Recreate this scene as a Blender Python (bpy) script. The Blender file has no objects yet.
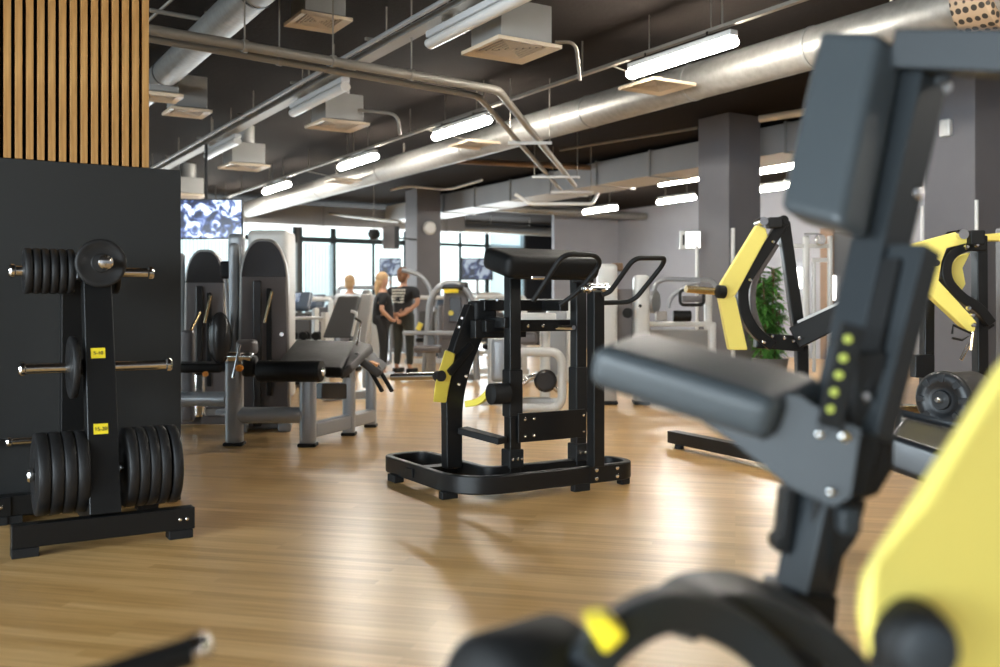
import bpy, bmesh, math, random
from mathutils import Vector, Matrix
random.seed(7)
scene = bpy.context.scene
COL = scene.collection
V = Vector
PI = math.pi

# ------------------------------------------------------------------ camera frame
F_PX = 965.0
HOR = 305.0
ANG = math.radians(31.3)
SA, CA = math.sin(ANG), math.cos(ANG)
EYE = 1.2
CEIL = 3.9

def cw(r, f, z):
    """right / forward / height  ->  room coordinates"""
    return V((CA * r + SA * f, -SA * r + CA * f, z))

def C(px, py, d):
    return cw((px - 500) / F_PX * d, d, EYE + (HOR - py) / F_PX * d)

def Zp(px, py, z):
    return C(px, py, (z - EYE) * F_PX / (HOR - py))

def Yp(px, py, Y):
    return C(px, py, Y / (CA - SA * (px - 500) / F_PX))

def Xp(px, py, X):
    return C(px, py, X / (SA + CA * (px - 500) / F_PX))

RV = V((CA, -SA, 0)); FV = V((SA, CA, 0)); UP = V((0, 0, 1)); XV = V((1, 0, 0)); YV = V((0, 1, 0))

# ------------------------------------------------------------------ materials
def mat(name, col, rough=0.5, metal=0.0, bump=0.0, bscale=60.0, var=0.0, vscale=4.0, coat=0.0, spec=0.5, rvar=0.0, trans=0.0):
    m = bpy.data.materials.new(name); m.use_nodes = True
    nt = m.node_tree; b = nt.nodes['Principled BSDF']
    b.inputs['Base Color'].default_value = (*col, 1); b.inputs['Roughness'].default_value = rough
    b.inputs['Metallic'].default_value = metal; b.inputs['Coat Weight'].default_value = coat
    b.inputs['Specular IOR Level'].default_value = spec
    tc = nt.nodes.new('ShaderNodeTexCoord')
    if var > 0 or rvar > 0:
        n = nt.nodes.new('ShaderNodeTexNoise'); n.inputs['Scale'].default_value = vscale; n.inputs['Detail'].default_value = 4
        nt.links.new(tc.outputs['Object'], n.inputs['Vector'])
        if var > 0:
            mx = nt.nodes.new('ShaderNodeMix'); mx.data_type = 'RGBA'
            mx.inputs[6].default_value = (*[max(0, c * (1 - var)) for c in col], 1)
            mx.inputs[7].default_value = (*[min(1, c * (1 + var)) for c in col], 1)
            nt.links.new(n.outputs['Fac'], mx.inputs[0]); nt.links.new(mx.outputs[2], b.inputs['Base Color'])
        if rvar > 0:
            mr = nt.nodes.new('ShaderNodeMapRange'); mr.inputs['From Min'].default_value = 0.3; mr.inputs['From Max'].default_value = 0.7
            mr.inputs['To Min'].default_value = max(0.02, rough - rvar); mr.inputs['To Max'].default_value = rough + rvar
            nt.links.new(n.outputs['Fac'], mr.inputs['Value']); nt.links.new(mr.outputs['Result'], b.inputs['Roughness'])
    if bump > 0:
        n2 = nt.nodes.new('ShaderNodeTexNoise'); n2.inputs['Scale'].default_value = bscale; n2.inputs['Detail'].default_value = 3
        nt.links.new(tc.outputs['Object'], n2.inputs['Vector'])
        bp = nt.nodes.new('ShaderNodeBump'); bp.inputs['Strength'].default_value = bump; bp.inputs['Distance'].default_value = 0.01
        nt.links.new(n2.outputs['Fac'], bp.inputs['Height']); nt.links.new(bp.outputs['Normal'], b.inputs['Normal'])
    return m

def emis(name, col, strength):
    m = bpy.data.materials.new(name); m.use_nodes = True
    nt = m.node_tree; b = nt.nodes['Principled BSDF']
    b.inputs['Base Color'].default_value = (*[min(1, c) for c in col], 1); b.inputs['Emission Color'].default_value = (*col, 1)
    b.inputs['Emission Strength'].default_value = strength; b.inputs['Roughness'].default_value = 0.4
    return m

M = {}
M['black'] = mat('satin black powder coat', (0.007, 0.007, 0.007), 0.36, 0.0, 0.05, 300, rvar=0.05, spec=0.32)
M['blackmatte'] = mat('matte black rubber', (0.008, 0.008, 0.008), 0.6, 0.0, 0.1, 200, spec=0.3)
M['leather'] = mat('black upholstery', (0.006, 0.006, 0.006), 0.5, 0.0, 0.15, 260, rvar=0.04, spec=0.22)
M['plate'] = mat('black plate iron', (0.011, 0.0105, 0.0105), 0.5, 0.0, 0.15, 220, rvar=0.06, spec=0.35)
M['fgleather_lit'] = mat('daylit black upholstery', (0.048, 0.056, 0.061), 0.42, 0.0, 0.12, 260, rvar=0.04, spec=0.4)  # black upholstery with bluish daylight mixed into its base colour
M['gloss'] = mat('glossy black upholstery', (0.012, 0.014, 0.016), 0.33, 0.0, 0.1, 200, spec=0.6)
M['slate'] = mat('dark slate powder coat', (0.022, 0.026, 0.029), 0.45, 0.0, 0.05, 300, spec=0.3)
M['yellow'] = mat('yellow painted steel', (0.80, 0.66, 0.10), 0.38, 0, 0.03, 200, var=0.04)
M['yelpale'] = mat('pale yellow moulded cover', (0.88, 0.73, 0.17), 0.45, 0, 0.02, 120, var=0.03)
M['grip'] = mat('rubber coated plate', (0.011, 0.013, 0.015), 0.42, 0, 0.08, 200)
M['ylabel'] = mat('yellow sticker', (0.85, 0.66, 0.02), 0.5)
M['ink'] = mat('dark print', (0.02, 0.02, 0.02), 0.6)
M['chrome'] = mat('chrome', (0.78, 0.76, 0.73), 0.14, 1.0, rvar=0.05)
M['brass'] = mat('warm polished steel', (0.72, 0.58, 0.35), 0.2, 1.0)
M['silver'] = mat('silver grey paint', (0.33, 0.345, 0.365), 0.36, 0.35, 0.02, 200)
M['white'] = mat('white grey paint', (0.62, 0.62, 0.60), 0.38, 0.1)
M['cream'] = mat('pale grey trim', (0.36, 0.345, 0.325), 0.4, 0.2)
M['shroud'] = mat('taupe grey moulded shroud', (0.135, 0.122, 0.122), 0.42, 0.1, 0.02, 200)
M['shroud2'] = mat('dark smoked cap', (0.03, 0.028, 0.028), 0.25)
M['greypad'] = mat('grey upholstery', (0.06, 0.056, 0.054), 0.5, 0, 0.1, 200, spec=0.35)
M['orange'] = mat('orange lever plastic', (0.75, 0.28, 0.03), 0.4)
M['duct'] = None
M['wood_slat'] = None
M['wall_dark'] = mat('charcoal painted board', (0.0125, 0.0125, 0.0115), 0.75, 0, 0.04, 40, var=0.06)
M['wall_grey'] = mat('grey wall paint', (0.33, 0.34, 0.38), 0.75, 0, 0.03, 30, var=0.05)
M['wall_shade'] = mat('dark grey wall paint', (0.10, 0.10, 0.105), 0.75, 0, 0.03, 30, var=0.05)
M['column'] = mat('charcoal column paint', (0.145, 0.142, 0.153), 0.7, 0, 0.03, 30, var=0.06)
M['ceiling'] = mat('dark sprayed ceiling', (0.018, 0.0145, 0.0125), 0.95, 0, 0.5, 25, var=0.15, vscale=1.2, spec=0.05)
M['vent'] = mat('beige diffuser', (0.62, 0.50, 0.36), 0.5)
M['ventdark'] = mat('diffuser core', (0.16, 0.13, 0.10), 0.6)
M['ventbox'] = mat('galvanised plenum box', (0.30, 0.30, 0.29), 0.45, 0.5, 0.03, 20, var=0.1)
M['pipe'] = mat('aged grey pipe', (0.26, 0.235, 0.20), 0.5, 0.25, var=0.1)
M['whitepipe'] = mat('white conduit', (0.75, 0.75, 0.73), 0.4)
M['tube_off'] = mat('frosted diffuser', (0.62, 0.60, 0.57), 0.3)
M['fixture'] = mat('fixture housing', (0.5, 0.5, 0.5), 0.4)
M['mullion'] = mat('dark window frame', (0.02, 0.03, 0.035), 0.4)
M['skin'] = mat('skin', (0.50, 0.27, 0.175), 0.5, 0, 0.02)
M['shirt'] = mat('black cotton', (0.014, 0.014, 0.016), 0.85)
M['trouser'] = mat('dark olive cotton', (0.03, 0.032, 0.026), 0.85)
M['hairbrown'] = mat('brown hair', (0.16, 0.07, 0.03), 0.6, 0, 0.5, 90)
M['hairblond'] = mat('blond hair', (0.50, 0.32, 0.16), 0.55, 0, 0.5, 90)
M['whitecloth'] = mat('white cotton', (0.72, 0.75, 0.80), 0.8)
M['print'] = mat('white shirt print', (0.75, 0.72, 0.62), 0.7)
M['leaf'] = mat('glossy leaf', (0.085, 0.24, 0.045), 0.38, 0, 0, var=0.4, vscale=8)
M['stem'] = mat('plant stem', (0.14, 0.09, 0.04), 0.7)
M['pot'] = mat('grey planter', (0.16, 0.16, 0.16), 0.5)
M['light'] = emis('lit tube diffuser', (1.0, 0.94, 0.84), 75.0)
M['light_back'] = emis('lit tube diffuser of the added rear lamps', (1.0, 0.93, 0.82), 55.0)
M['light_dim'] = emis('lit tube diffuser of the added right lamps', (1.0, 0.93, 0.82), 15.0)
M['sign'] = emis('lit sign and window glow', (1.0, 1.0, 0.97), 3.0)
M['screen_small'] = None
M['brownwood'] = mat('brown wood panel', (0.20, 0.12, 0.07), 0.5, var=0.2, vscale=6)
M['darkdoor'] = mat('black door', (0.008, 0.008, 0.01), 0.4)
M['bluegrey'] = mat('blue grey console', (0.06, 0.08, 0.11), 0.35)
M['greenlime'] = mat('lime marker plastic', (0.50, 0.55, 0.10), 0.5)

def duct_mat():
    m = bpy.data.materials.new('galvanised spiral duct'); m.use_nodes = True
    nt = m.node_tree; b = nt.nodes['Principled BSDF']
    b.inputs['Metallic'].default_value = 0.65; b.inputs['Roughness'].default_value = 0.47
    tc = nt.nodes.new('ShaderNodeTexCoord')
    mp = nt.nodes.new('ShaderNodeMapping'); nt.links.new(tc.outputs['Object'], mp.inputs['Vector'])
    w = nt.nodes.new('ShaderNodeTexWave'); w.bands_direction = 'Y'; w.inputs['Scale'].default_value = 5.0
    w.wave_profile = 'SIN'; w.inputs['Distortion'].default_value = 0.0
    nt.links.new(mp.outputs['Vector'], w.inputs['Vector'])
    n = nt.nodes.new('ShaderNodeTexNoise'); n.inputs['Scale'].default_value = 14; n.inputs['Detail'].default_value = 5
    nt.links.new(tc.outputs['Object'], n.inputs['Vector'])
    cr = nt.nodes.new('ShaderNodeValToRGB')
    cr.color_ramp.elements[0].color = (0.22, 0.215, 0.20, 1); cr.color_ramp.elements[1].color = (0.38, 0.37, 0.35, 1)
    nt.links.new(n.outputs['Fac'], cr.inputs['Fac']); nt.links.new(cr.outputs['Color'], b.inputs['Base Color'])
    pw = nt.nodes.new('ShaderNodeMath'); pw.operation = 'POWER'; pw.inputs[1].default_value = 6
    nt.links.new(w.outputs['Fac'], pw.inputs[0])
    bp = nt.nodes.new('ShaderNodeBump'); bp.inputs['Strength'].default_value = 0.25; bp.inputs['Distance'].default_value = 0.003
    nt.links.new(pw.outputs[0], bp.inputs['Height']); nt.links.new(bp.outputs['Normal'], b.inputs['Normal'])
    return m
M['duct'] = duct_mat()
M['ductflat'] = mat('galvanised sheet duct', (0.36, 0.36, 0.36), 0.5, 0.4, 0.05, 8, var=0.1, vscale=2)

def slat_mat():
    m = bpy.data.materials.new('oak slat'); m.use_nodes = True
    nt = m.node_tree; b = nt.nodes['Principled BSDF']; b.inputs['Roughness'].default_value = 0.5
    tc = nt.nodes.new('ShaderNodeTexCoord'); mp = nt.nodes.new('ShaderNodeMapping')
    mp.inputs['Scale'].default_value = (14, 14, 1.0); nt.links.new(tc.outputs['Object'], mp.inputs['Vector'])
    n = nt.nodes.new('ShaderNodeTexNoise'); n.inputs['Scale'].default_value = 3; n.inputs['Detail'].default_value = 6
    nt.links.new(mp.outputs['Vector'], n.inputs['Vector'])
    cr = nt.nodes.new('ShaderNodeValToRGB')
    cr.color_ramp.elements[0].position = 0.3; cr.color_ramp.elements[0].color = (0.33, 0.155, 0.04, 1)
    cr.color_ramp.elements[1].position = 0.7; cr.color_ramp.elements[1].color = (0.50, 0.275, 0.09, 1)
    nt.links.new(n.outputs['Fac'], cr.inputs['Fac']); nt.links.new(cr.outputs['Color'], b.inputs['Base Color'])
    return m
M['wood_slat'] = slat_mat()

def floor_mat():
    m = bpy.data.materials.new('oak strip floor'); m.use_nodes = True
    nt = m.node_tree; b = nt.nodes['Principled BSDF']; b.inputs['Specular IOR Level'].default_value = 0.8
    N = nt.nodes.new; L = nt.links.new
    tc = N('ShaderNodeTexCoord'); mp = N('ShaderNodeMapping'); mp.inputs['Rotation'].default_value = (0, 0, FLOOR_ROT)
    L(tc.outputs['Object'], mp.inputs['Vector'])
    br = N('ShaderNodeTexBrick'); br.offset = 0.37; br.offset_frequency = 3
    br.inputs['Scale'].default_value = 1.0; br.inputs['Brick Width'].default_value = 1.1; br.inputs['Row Height'].default_value = 0.065
    br.inputs['Mortar Size'].default_value = 0.0006; br.inputs['Mortar Smooth'].default_value = 0.2; br.inputs['Bias'].default_value = 0.0
    br.inputs['Color1'].default_value = (0, 0, 0, 1); br.inputs['Color2'].default_value = (1, 1, 1, 1); br.inputs['Mortar'].default_value = (0.3, 0.3, 0.3, 1)
    L(mp.outputs['Vector'], br.inputs['Vector'])
    mp2 = N('ShaderNodeMapping'); mp2.inputs['Scale'].default_value = (1.3, 34, 1); L(mp.outputs['Vector'], mp2.inputs['Vector'])
    n = N('ShaderNodeTexNoise'); n.inputs['Scale'].default_value = 1.4; n.inputs['Detail'].default_value = 6; n.inputs['Roughness'].default_value = 0.6
    L(mp2.outputs['Vector'], n.inputs['Vector'])
    mixf = N('ShaderNodeMath'); mixf.operation = 'MULTIPLY_ADD'; mixf.inputs[1].default_value = 0.26
    sub = N('ShaderNodeMath'); sub.operation = 'MULTIPLY_ADD'; sub.inputs[1].default_value = 0.80; sub.inputs[2].default_value = 0.0
    L(n.outputs['Fac'], sub.inputs[0]); L(br.outputs['Color'], mixf.inputs[0]); L(sub.outputs[0], mixf.inputs[2])
    cr = N('ShaderNodeValToRGB'); e = cr.color_ramp.elements
    e[0].position = 0.18; e[0].color = (0.37, 0.20, 0.062, 1)
    e[1].position = 0.78; e[1].color = (0.72, 0.465, 0.20, 1)
    k = e.new(0.48); k.color = (0.55, 0.325, 0.115, 1)
    L(mixf.outputs[0], cr.inputs['Fac']); L(cr.outputs['Color'], b.inputs['Base Color'])
    n3 = N('ShaderNodeTexNoise'); n3.inputs['Scale'].default_value = 1.1; L(tc.outputs['Object'], n3.inputs['Vector'])
    mr = N('ShaderNodeMapRange'); mr.inputs['To Min'].default_value = 0.285; mr.inputs['To Max'].default_value = 0.30
    L(n3.outputs['Fac'], mr.inputs['Value']); L(mr.outputs['Result'], b.inputs['Roughness'])
    bp = N('ShaderNodeBump'); bp.inputs['Strength'].default_value = 0.12; bp.inputs['Distance'].default_value = 0.004
    L(mixf.outputs[0], bp.inputs['Height']); L(bp.outputs['Normal'], b.inputs['Normal'])
    return m
# boards lie at 45 degrees to the walls
FLOOR_ROT = math.radians(45)
M['floor'] = floor_mat()

def screen_mat(name, scale, strength, seed):
    m = bpy.data.materials.new(name); m.use_nodes = True
    nt = m.node_tree; b = nt.nodes['Principled BSDF']; b.inputs['Base Color'].default_value = (0.01, 0.01, 0.015, 1); b.inputs['Roughness'].default_value = 0.2
    tc = nt.nodes.new('ShaderNodeTexCoord')
    v = nt.nodes.new('ShaderNodeTexNoise'); v.inputs['Scale'].default_value = scale; v.noise_dimensions = '4D'; v.inputs['W'].default_value = seed
    v.inputs['Detail'].default_value = 2; v.inputs['Distortion'].default_value = 1.5
    nt.links.new(tc.outputs['Object'], v.inputs['Vector'])
    cr = nt.nodes.new('ShaderNodeValToRGB'); e = cr.color_ramp.elements
    e[0].position = 0.42; e[0].color = (0.004, 0.008, 0.03, 1); e[1].position = 0.60; e[1].color = (0.72, 0.85, 1.0, 1)
    k = e.new(0.5); k.color = (0.06, 0.10, 0.28, 1)
    nt.links.new(v.outputs['Fac'], cr.inputs['Fac']); nt.links.new(cr.outputs['Color'], b.inputs['Emission Color'])
    b.inputs['Emission Strength'].default_value = strength
    return m
M['screen'] = screen_mat('television picture', 5.0, 1.1, 3.0)
M['screen2'] = screen_mat('small television picture', 5.0, 0.25, 9.0)

def glass_mat():
    m = bpy.data.materials.new('window glass'); m.use_nodes = True
    nt = m.node_tree; nt.nodes.clear()
    o = nt.nodes.new('ShaderNodeOutputMaterial'); t = nt.nodes.new('ShaderNodeBsdfTransparent'); g = nt.nodes.new('ShaderNodeBsdfGlossy')
    g.inputs['Roughness'].default_value = 0.03; t.inputs['Color'].default_value = (0.93, 0.98, 0.98, 1)
    fr = nt.nodes.new('ShaderNodeFresnel'); fr.inputs['IOR'].default_value = 1.3
    mx = nt.nodes.new('ShaderNodeMixShader'); nt.links.new(fr.outputs[0], mx.inputs[0]); nt.links.new(t.outputs[0], mx.inputs[1]); nt.links.new(g.outputs[0], mx.inputs[2])
    nt.links.new(mx.outputs[0], o.inputs['Surface'])
    return m
M['glass'] = glass_mat()

def blind_mat():
    m = bpy.data.materials.new('pale translucent blind'); m.use_nodes = True
    nt = m.node_tree; nt.nodes.clear()
    o = nt.nodes.new('ShaderNodeOutputMaterial'); d = nt.nodes.new('ShaderNodeBsdfDiffuse'); t = nt.nodes.new('ShaderNodeBsdfTranslucent')
    tp = nt.nodes.new('ShaderNodeBsdfTransparent')
    d.inputs['Color'].default_value = (0.75, 0.82, 0.84, 1); t.inputs['Color'].default_value = (0.85, 0.93, 0.95, 1)
    mx = nt.nodes.new('ShaderNodeMixShader'); mx.inputs[0].default_value = 0.75
    nt.links.new(d.outputs[0], mx.inputs[1]); nt.links.new(t.outputs[0], mx.inputs[2])
    m2 = nt.nodes.new('ShaderNodeMixShader'); m2.inputs[0].default_value = 0.35
    nt.links.new(mx.outputs[0], m2.inputs[1]); nt.links.new(tp.outputs[0], m2.inputs[2])
    nt.links.new(m2.outputs[0], o.inputs['Surface'])
    return m
M['blind'] = blind_mat()

def perf_mat():
    m = bpy.data.materials.new('perforated strap'); m.use_nodes = True
    nt = m.node_tree; b = nt.nodes['Principled BSDF']; b.inputs['Roughness'].default_value = 0.5; b.inputs['Metallic'].default_value = 0.3
    tc = nt.nodes.new('ShaderNodeTexCoord'); v = nt.nodes.new('ShaderNodeTexVoronoi'); v.inputs['Scale'].default_value = 16; v.inputs['Randomness'].default_value = 0.15
    nt.links.new(tc.outputs['Object'], v.inputs['Vector'])
    cr = nt.nodes.new('ShaderNodeValToRGB'); e = cr.color_ramp.elements
    e[0].position = 0.36; e[0].color = (0.03, 0.025, 0.02, 1); e[1].position = 0.44; e[1].color = (0.36, 0.26, 0.17, 1)
    nt.links.new(v.outputs['Distance'], cr.inputs['Fac']); nt.links.new(cr.outputs['Color'], b.inputs['Base Color'])
    return m
M['perf'] = perf_mat()
# ------------------------------------------------------------------ mesh builder
def fillet(pts, r, n=5, closed=False):
    pts = [V(p) for p in pts]; out = []; N = len(pts)
    for i in range(N):
        if not closed and i in (0, N - 1):
            out.append(pts[i]); continue
        p0, p1, p2 = pts[i - 1], pts[i], pts[(i + 1) % N]
        a = p0 - p1; b = p2 - p1
        rr = r[i] if isinstance(r, (list, tuple)) else r
        k = min(rr, a.length * 0.48, b.length * 0.48)
        if k < 1e-4: out.append(p1); continue
        A = p1 + a.normalized() * k; B = p1 + b.normalized() * k
        for j in range(n + 1):
            t = j / n
            out.append(A * (1 - t) ** 2 + p1 * 2 * t * (1 - t) + B * t * t)
    return out

class MB:
    def __init__(s): s.v = []; s.f = []
    def add(s, vs, fs):
        o = len(s.v); s.v += [V(v) for v in vs]; s.f += [tuple(i + o for i in f) for f in fs]; return s
    def box(s, c, size, ax=None):
        X, Y, Z = ax if ax else (XV, YV, UP)
        hx, hy, hz = [q / 2 for q in size]; c = V(c); vs = []
        for sx in (-1, 1):
            for sy in (-1, 1):
                for sz in (-1, 1): vs.append(c + X * sx * hx + Y * sy * hy + Z * sz * hz)
        return s.add(vs, [(0, 1, 3, 2), (4, 6, 7, 5), (0, 4, 5, 1), (2, 3, 7, 6), (0, 2, 6, 4), (1, 5, 7, 3)])
    def box2(s, a, b):
        a = V(a); b = V(b)
        return s.box((a + b) / 2, [abs(b[i] - a[i]) for i in range(3)])
    def bar(s, p0, p1, w, h, side=None, w1=None, h1=None):
        """rectangular bar from p0 to p1; w along 'side', h across"""
        p0 = V(p0); p1 = V(p1); t = (p1 - p0).normalized()
        side = V(side) if side is not None else (t.cross(UP) if abs(t.z) < 0.95 else XV)
        side = (side - t * side.dot(t)).normalized(); u = side.cross(t).normalized()
        w1 = w if w1 is None else w1; h1 = h if h1 is None else h1; vs = []
        for p, ww, hh in ((p0, w, h), (p1, w1, h1)):
            for a, b in ((-1, -1), (1, -1), (1, 1), (-1, 1)): vs.append(p + side * a * ww / 2 + u * b * hh / 2)
        return s.add(vs, [(3, 2, 1, 0), (4, 5, 6, 7), (0, 1, 5, 4), (1, 2, 6, 5), (2, 3, 7, 6), (3, 0, 4, 7)])
    def sweep(s, path, w, h, up=UP, closed=False, w_end=None, h_end=None):
        """rectangular section swept on a path; w across, h along 'up'"""
        path = [V(p) for p in path]; N = len(path); up = V(up); vs = []; fs = []
        for i in range(N):
            if closed: a = path[i] - path[i - 1]; b = path[(i + 1) % N] - path[i]
            else:
                a = path[i] - path[max(i - 1, 0)]; b = path[min(i + 1, N - 1)] - path[i]
            a = a.normalized() if a.length > 1e-9 else b.normalized(); b = b.normalized() if b.length > 1e-9 else a
            t = (a + b).normalized(); side = t.cross(up).normalized(); u = side.cross(t).normalized()
            k = i / (N - 1); ww = w + ((w_end if w_end is not None else w) - w) * k; hh = h + ((h_end if h_end is not None else h) - h) * k
            m = 1 / max(0.5, a.dot(t))
            for p, q in ((-1, -1), (1, -1), (1, 1), (-1, 1)): vs.append(path[i] + side * p * ww / 2 * m + u * q * hh / 2)
        for i in range(N if closed else N - 1):
            j = (i + 1) % N
            for k in range(4): fs.append((i * 4 + k, i * 4 + (k + 1) % 4, j * 4 + (k + 1) % 4, j * 4 + k))
        if not closed:
            fs.append((3, 2, 1, 0)); e = (N - 1) * 4; fs.append((e, e + 1, e + 2, e + 3))
        return s.add(vs, fs)
    def tube(s, path, r, seg=12, closed=False, r1=None, flat=1.0, flat_up=None):
        path = [V(p) for p in path]; N = len(path); vs = []; fs = []
        t0 = (path[1] - path[0]).normalized()
        nrm = t0.cross(UP) if abs(t0.z) < 0.9 else t0.cross(XV)
        nrm.normalize()
        for i in range(N):
            if closed: t = (path[(i + 1) % N] - path[i - 1]).normalized()
            else: t = (path[min(i + 1, N - 1)] - path[max(i - 1, 0)]).normalized()
            nrm = (nrm - t * nrm.dot(t)).normalized(); b = t.cross(nrm)
            rr = r if r1 is None else r + (r1 - r) * i / (N - 1)
            for k in range(seg):
                a = 2 * PI * k / seg
                vs.append(path[i] + nrm * math.cos(a) * rr + b * math.sin(a) * rr * flat)
        for i in range(N if closed else N - 1):
            j = (i + 1) % N
            for k in range(seg): fs.append((i * seg + k, i * seg + (k + 1) % seg, j * seg + (k + 1) % seg, j * seg + k))
        if not closed:
            fs.append(tuple(reversed(range(seg)))); fs.append(tuple(range((N - 1) * seg, N * seg)))
        return s.add(vs, fs)
    def lathe(s, p, axis, prof, seg=28):
        """prof: list of (distance along the axis, radius)"""
        p = V(p); ax = V(axis).normalized(); a = ax.cross(UP) if abs(ax.z) < 0.9 else ax.cross(XV); a.normalize(); b = ax.cross(a)
        vs = []; fs = []; n = len(prof)
        for d, r in prof:
            for k in range(seg):
                q = 2 * PI * k / seg; vs.append(p + ax * d + (a * math.cos(q) + b * math.sin(q)) * max(r, 1e-4))
        for i in range(n - 1):
            for k in range(seg): fs.append((i * seg + k, i * seg + (k + 1) % seg, (i + 1) * seg + (k + 1) % seg, (i + 1) * seg + k))
        fs.append(tuple(reversed(range(seg)))); fs.append(tuple(range((n - 1) * seg, n * seg)))
        return s.add(vs, fs)
    def prism(s, pts, thick):
        pts = [V(p) for p in pts]; thick = V(thick); n = len(pts)
        vs = pts + [p + thick for p in pts]
        fs = [tuple(range(n)), tuple(reversed(range(n, 2 * n)))]
        for i in range(n): fs.append((i, i + n, (i + 1) % n + n, (i + 1) % n))
        return s.add(vs, fs)
    def pad(s, c, X, Y, Z, size, r=0.02, seg=4, crown=0.0, pinch=0.0):
        """soft cushion: box with rounded edges and an optional crown along Z"""
        bm = bmesh.new(); bmesh.ops.create_cube(bm, size=1.0)
        for v in bm.verts: v.co = V((v.co.x * size[0], v.co.y * size[1], v.co.z * size[2]))
        bmesh.ops.bevel(bm, geom=bm.edges[:], offset=r, segments=seg, profile=0.6, affect='EDGES')
        if crown:
            es = [e for e in bm.edges]
            bmesh.ops.subdivide_edges(bm, edges=es, cuts=2, use_grid_fill=True)
        X = V(X).normalized(); Y = V(Y).normalized(); Z = V(Z).normalized(); c = V(c)
        bm.verts.ensure_lookup_table(); vs = []
        for i, v in enumerate(bm.verts):
            v.index = i; p = v.co.copy()
            if crown and p.z > 0: p.z += crown * (1 - (2 * p.x / size[0]) ** 2) * (1 - (2 * p.y / size[1]) ** 2)
            if pinch: p.x *= 1 - pinch * (p.y / size[1] + 0.5)
            vs.append(c + X * p.x + Y * p.y + Z * p.z)
        fs = [tuple(v.index for v in f.verts) for f in bm.faces]; bm.free()
        return s.add(vs, fs)
    def ellipsoid(s, c, X, Y, Z, rx, ry, rz, n=16, k=12):
        c = V(c); vs = []; fs = []
        for i in range(k + 1):
            a = PI * i / k
            for j in range(n):
                b = 2 * PI * j / n
                vs.append(c + V(X) * rx * max(math.sin(a), .02) * math.cos(b) + V(Y) * ry * max(math.sin(a), .02) * math.sin(b) + V(Z) * rz * math.cos(a))
        for i in range(k):
            for j in range(n): fs.append((i * n + j, i * n + (j + 1) % n, (i + 1) * n + (j + 1) % n, (i + 1) * n + j))
        fs.append(tuple(range(n))); fs.append(tuple(range(k * n, (k + 1) * n)))
        return s.add(vs, fs)
    def mesh(s, name, m, origin=V((0, 0, 0)), smooth=35):
        me = bpy.data.meshes.new(name); me.from_pydata([v - origin for v in s.v], [], s.f)
        bm = bmesh.new(); bm.from_mesh(me); bmesh.ops.recalc_face_normals(bm, faces=bm.faces[:]); bm.to_mesh(me); bm.free()
        me.materials.append(m)
        if smooth:
            for p in me.polygons: p.use_smooth = True
            me.set_sharp_from_angle(angle=math.radians(smooth))
        return me

def link(o, parent=None):
    COL.objects.link(o)
    if parent: o.parent = parent
    return o

def bevel_mod(o, w, seg=2):
    b = o.modifiers.new('bevel', 'BEVEL'); b.width = w; b.segments = seg; b.limit_method = 'ANGLE'; b.angle_limit = math.radians(40)
    b.harden_normals = True

def wloc(o):
    p = V((0, 0, 0))
    while o is not None: p = p + o.location; o = o.parent
    return p

def part(name, mb, m, parent, bevel=0.0, smooth=35, label=None, seg=2):
    if name == 'bolt' and len(mb.v) > 30:          # one object for every bolt
        for k in range(len(mb.v) // 30):
            one = MB(); one.v = mb.v[k * 30:(k + 1) * 30]; one.f = [tuple(i - k * 30 for i in f) for f in mb.f[k * 22:(k + 1) * 22]]
            o = part(name, one, m, parent)
        return o
    org = wloc(parent)
    o = bpy.data.objects.new(name, mb.mesh(name, m, org, smooth)); link(o, parent)
    if bevel: bevel_mod(o, bevel, seg)
    if label: o['label'] = label
    return o

def thing(name, label, cat, loc, group=None):
    o = bpy.data.objects.new(name, None); link(o); o.location = V(loc); o.empty_display_size = 0.05
    o['label'] = label; o['category'] = cat
    if group: o['group'] = group
    return o

def solo(name, mb, m, label, cat, group=None, bevel=0.0, smooth=35, origin=None, seg=2):
    org = V(origin) if origin is not None else sum(mb.v, V((0, 0, 0))) / len(mb.v)
    o = bpy.data.objects.new(name, mb.mesh(name, m, org, smooth)); link(o); o.location = org
    o['label'] = label; o['category'] = cat
    if group: o['group'] = group
    if bevel: bevel_mod(o, bevel, seg)
    return o

def struct(name, mb, m, parent=None, bevel=0.0, smooth=35):
    o = bpy.data.objects.new(name, mb.mesh(name, m, V((0, 0, 0)), smooth)); link(o, parent)
    if parent is None: o['kind'] = 'structure'
    if bevel: bevel_mod(o, bevel)
    return o

def dup(root, loc, label=None, group=None):
    r = root.copy(); COL.objects.link(r); r.location = V(loc)
    if label: r['label'] = label
    if group: r['group'] = group
    for ch in list(root.children):
        c = ch.copy(); COL.objects.link(c); c.parent = r
        for g in ch.children:
            d = g.copy(); COL.objects.link(d); d.parent = c
    return r

def disc_bolt(mb, p, n, r=0.012, h=0.008):
    n = V(n).normalized()
    mb.lathe(V(p) - n * 0.002, n, [(0, r), (h * 0.7, r), (h, r * 0.6)], 10)

# ================================================================== SETTING
RX0, RX1, RY0, RY1 = -7.0, 19.5, -8.0, 27.0
WX = 17.2     # right-hand wall
struct('floor', MB().box2((RX0, RY0, -0.1), (RX1, RY1, 0)), M['floor'], smooth=0)
struct('ceiling', MB().box2((RX0, RY0, CEIL), (RX1, RY1, CEIL + 0.15)), M['ceiling'], smooth=0)
struct('wall_right', MB().box2((WX, RY0, 0), (WX + 0.2, 21.8, CEIL)), M['wall_grey'], smooth=0)
px_blk = Yp(554, 300, 21.8).x
struct('wall_corner', MB().box2((px_blk, 21.8, 0), (RX1, 21.9, CEIL)), M['wall_grey'], smooth=0)
struct('wall_end', MB().box2((RX1, 21.8, 0), (RX1 + 0.2, RY1, CEIL)), M['wall_shade'], smooth=0)

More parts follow.
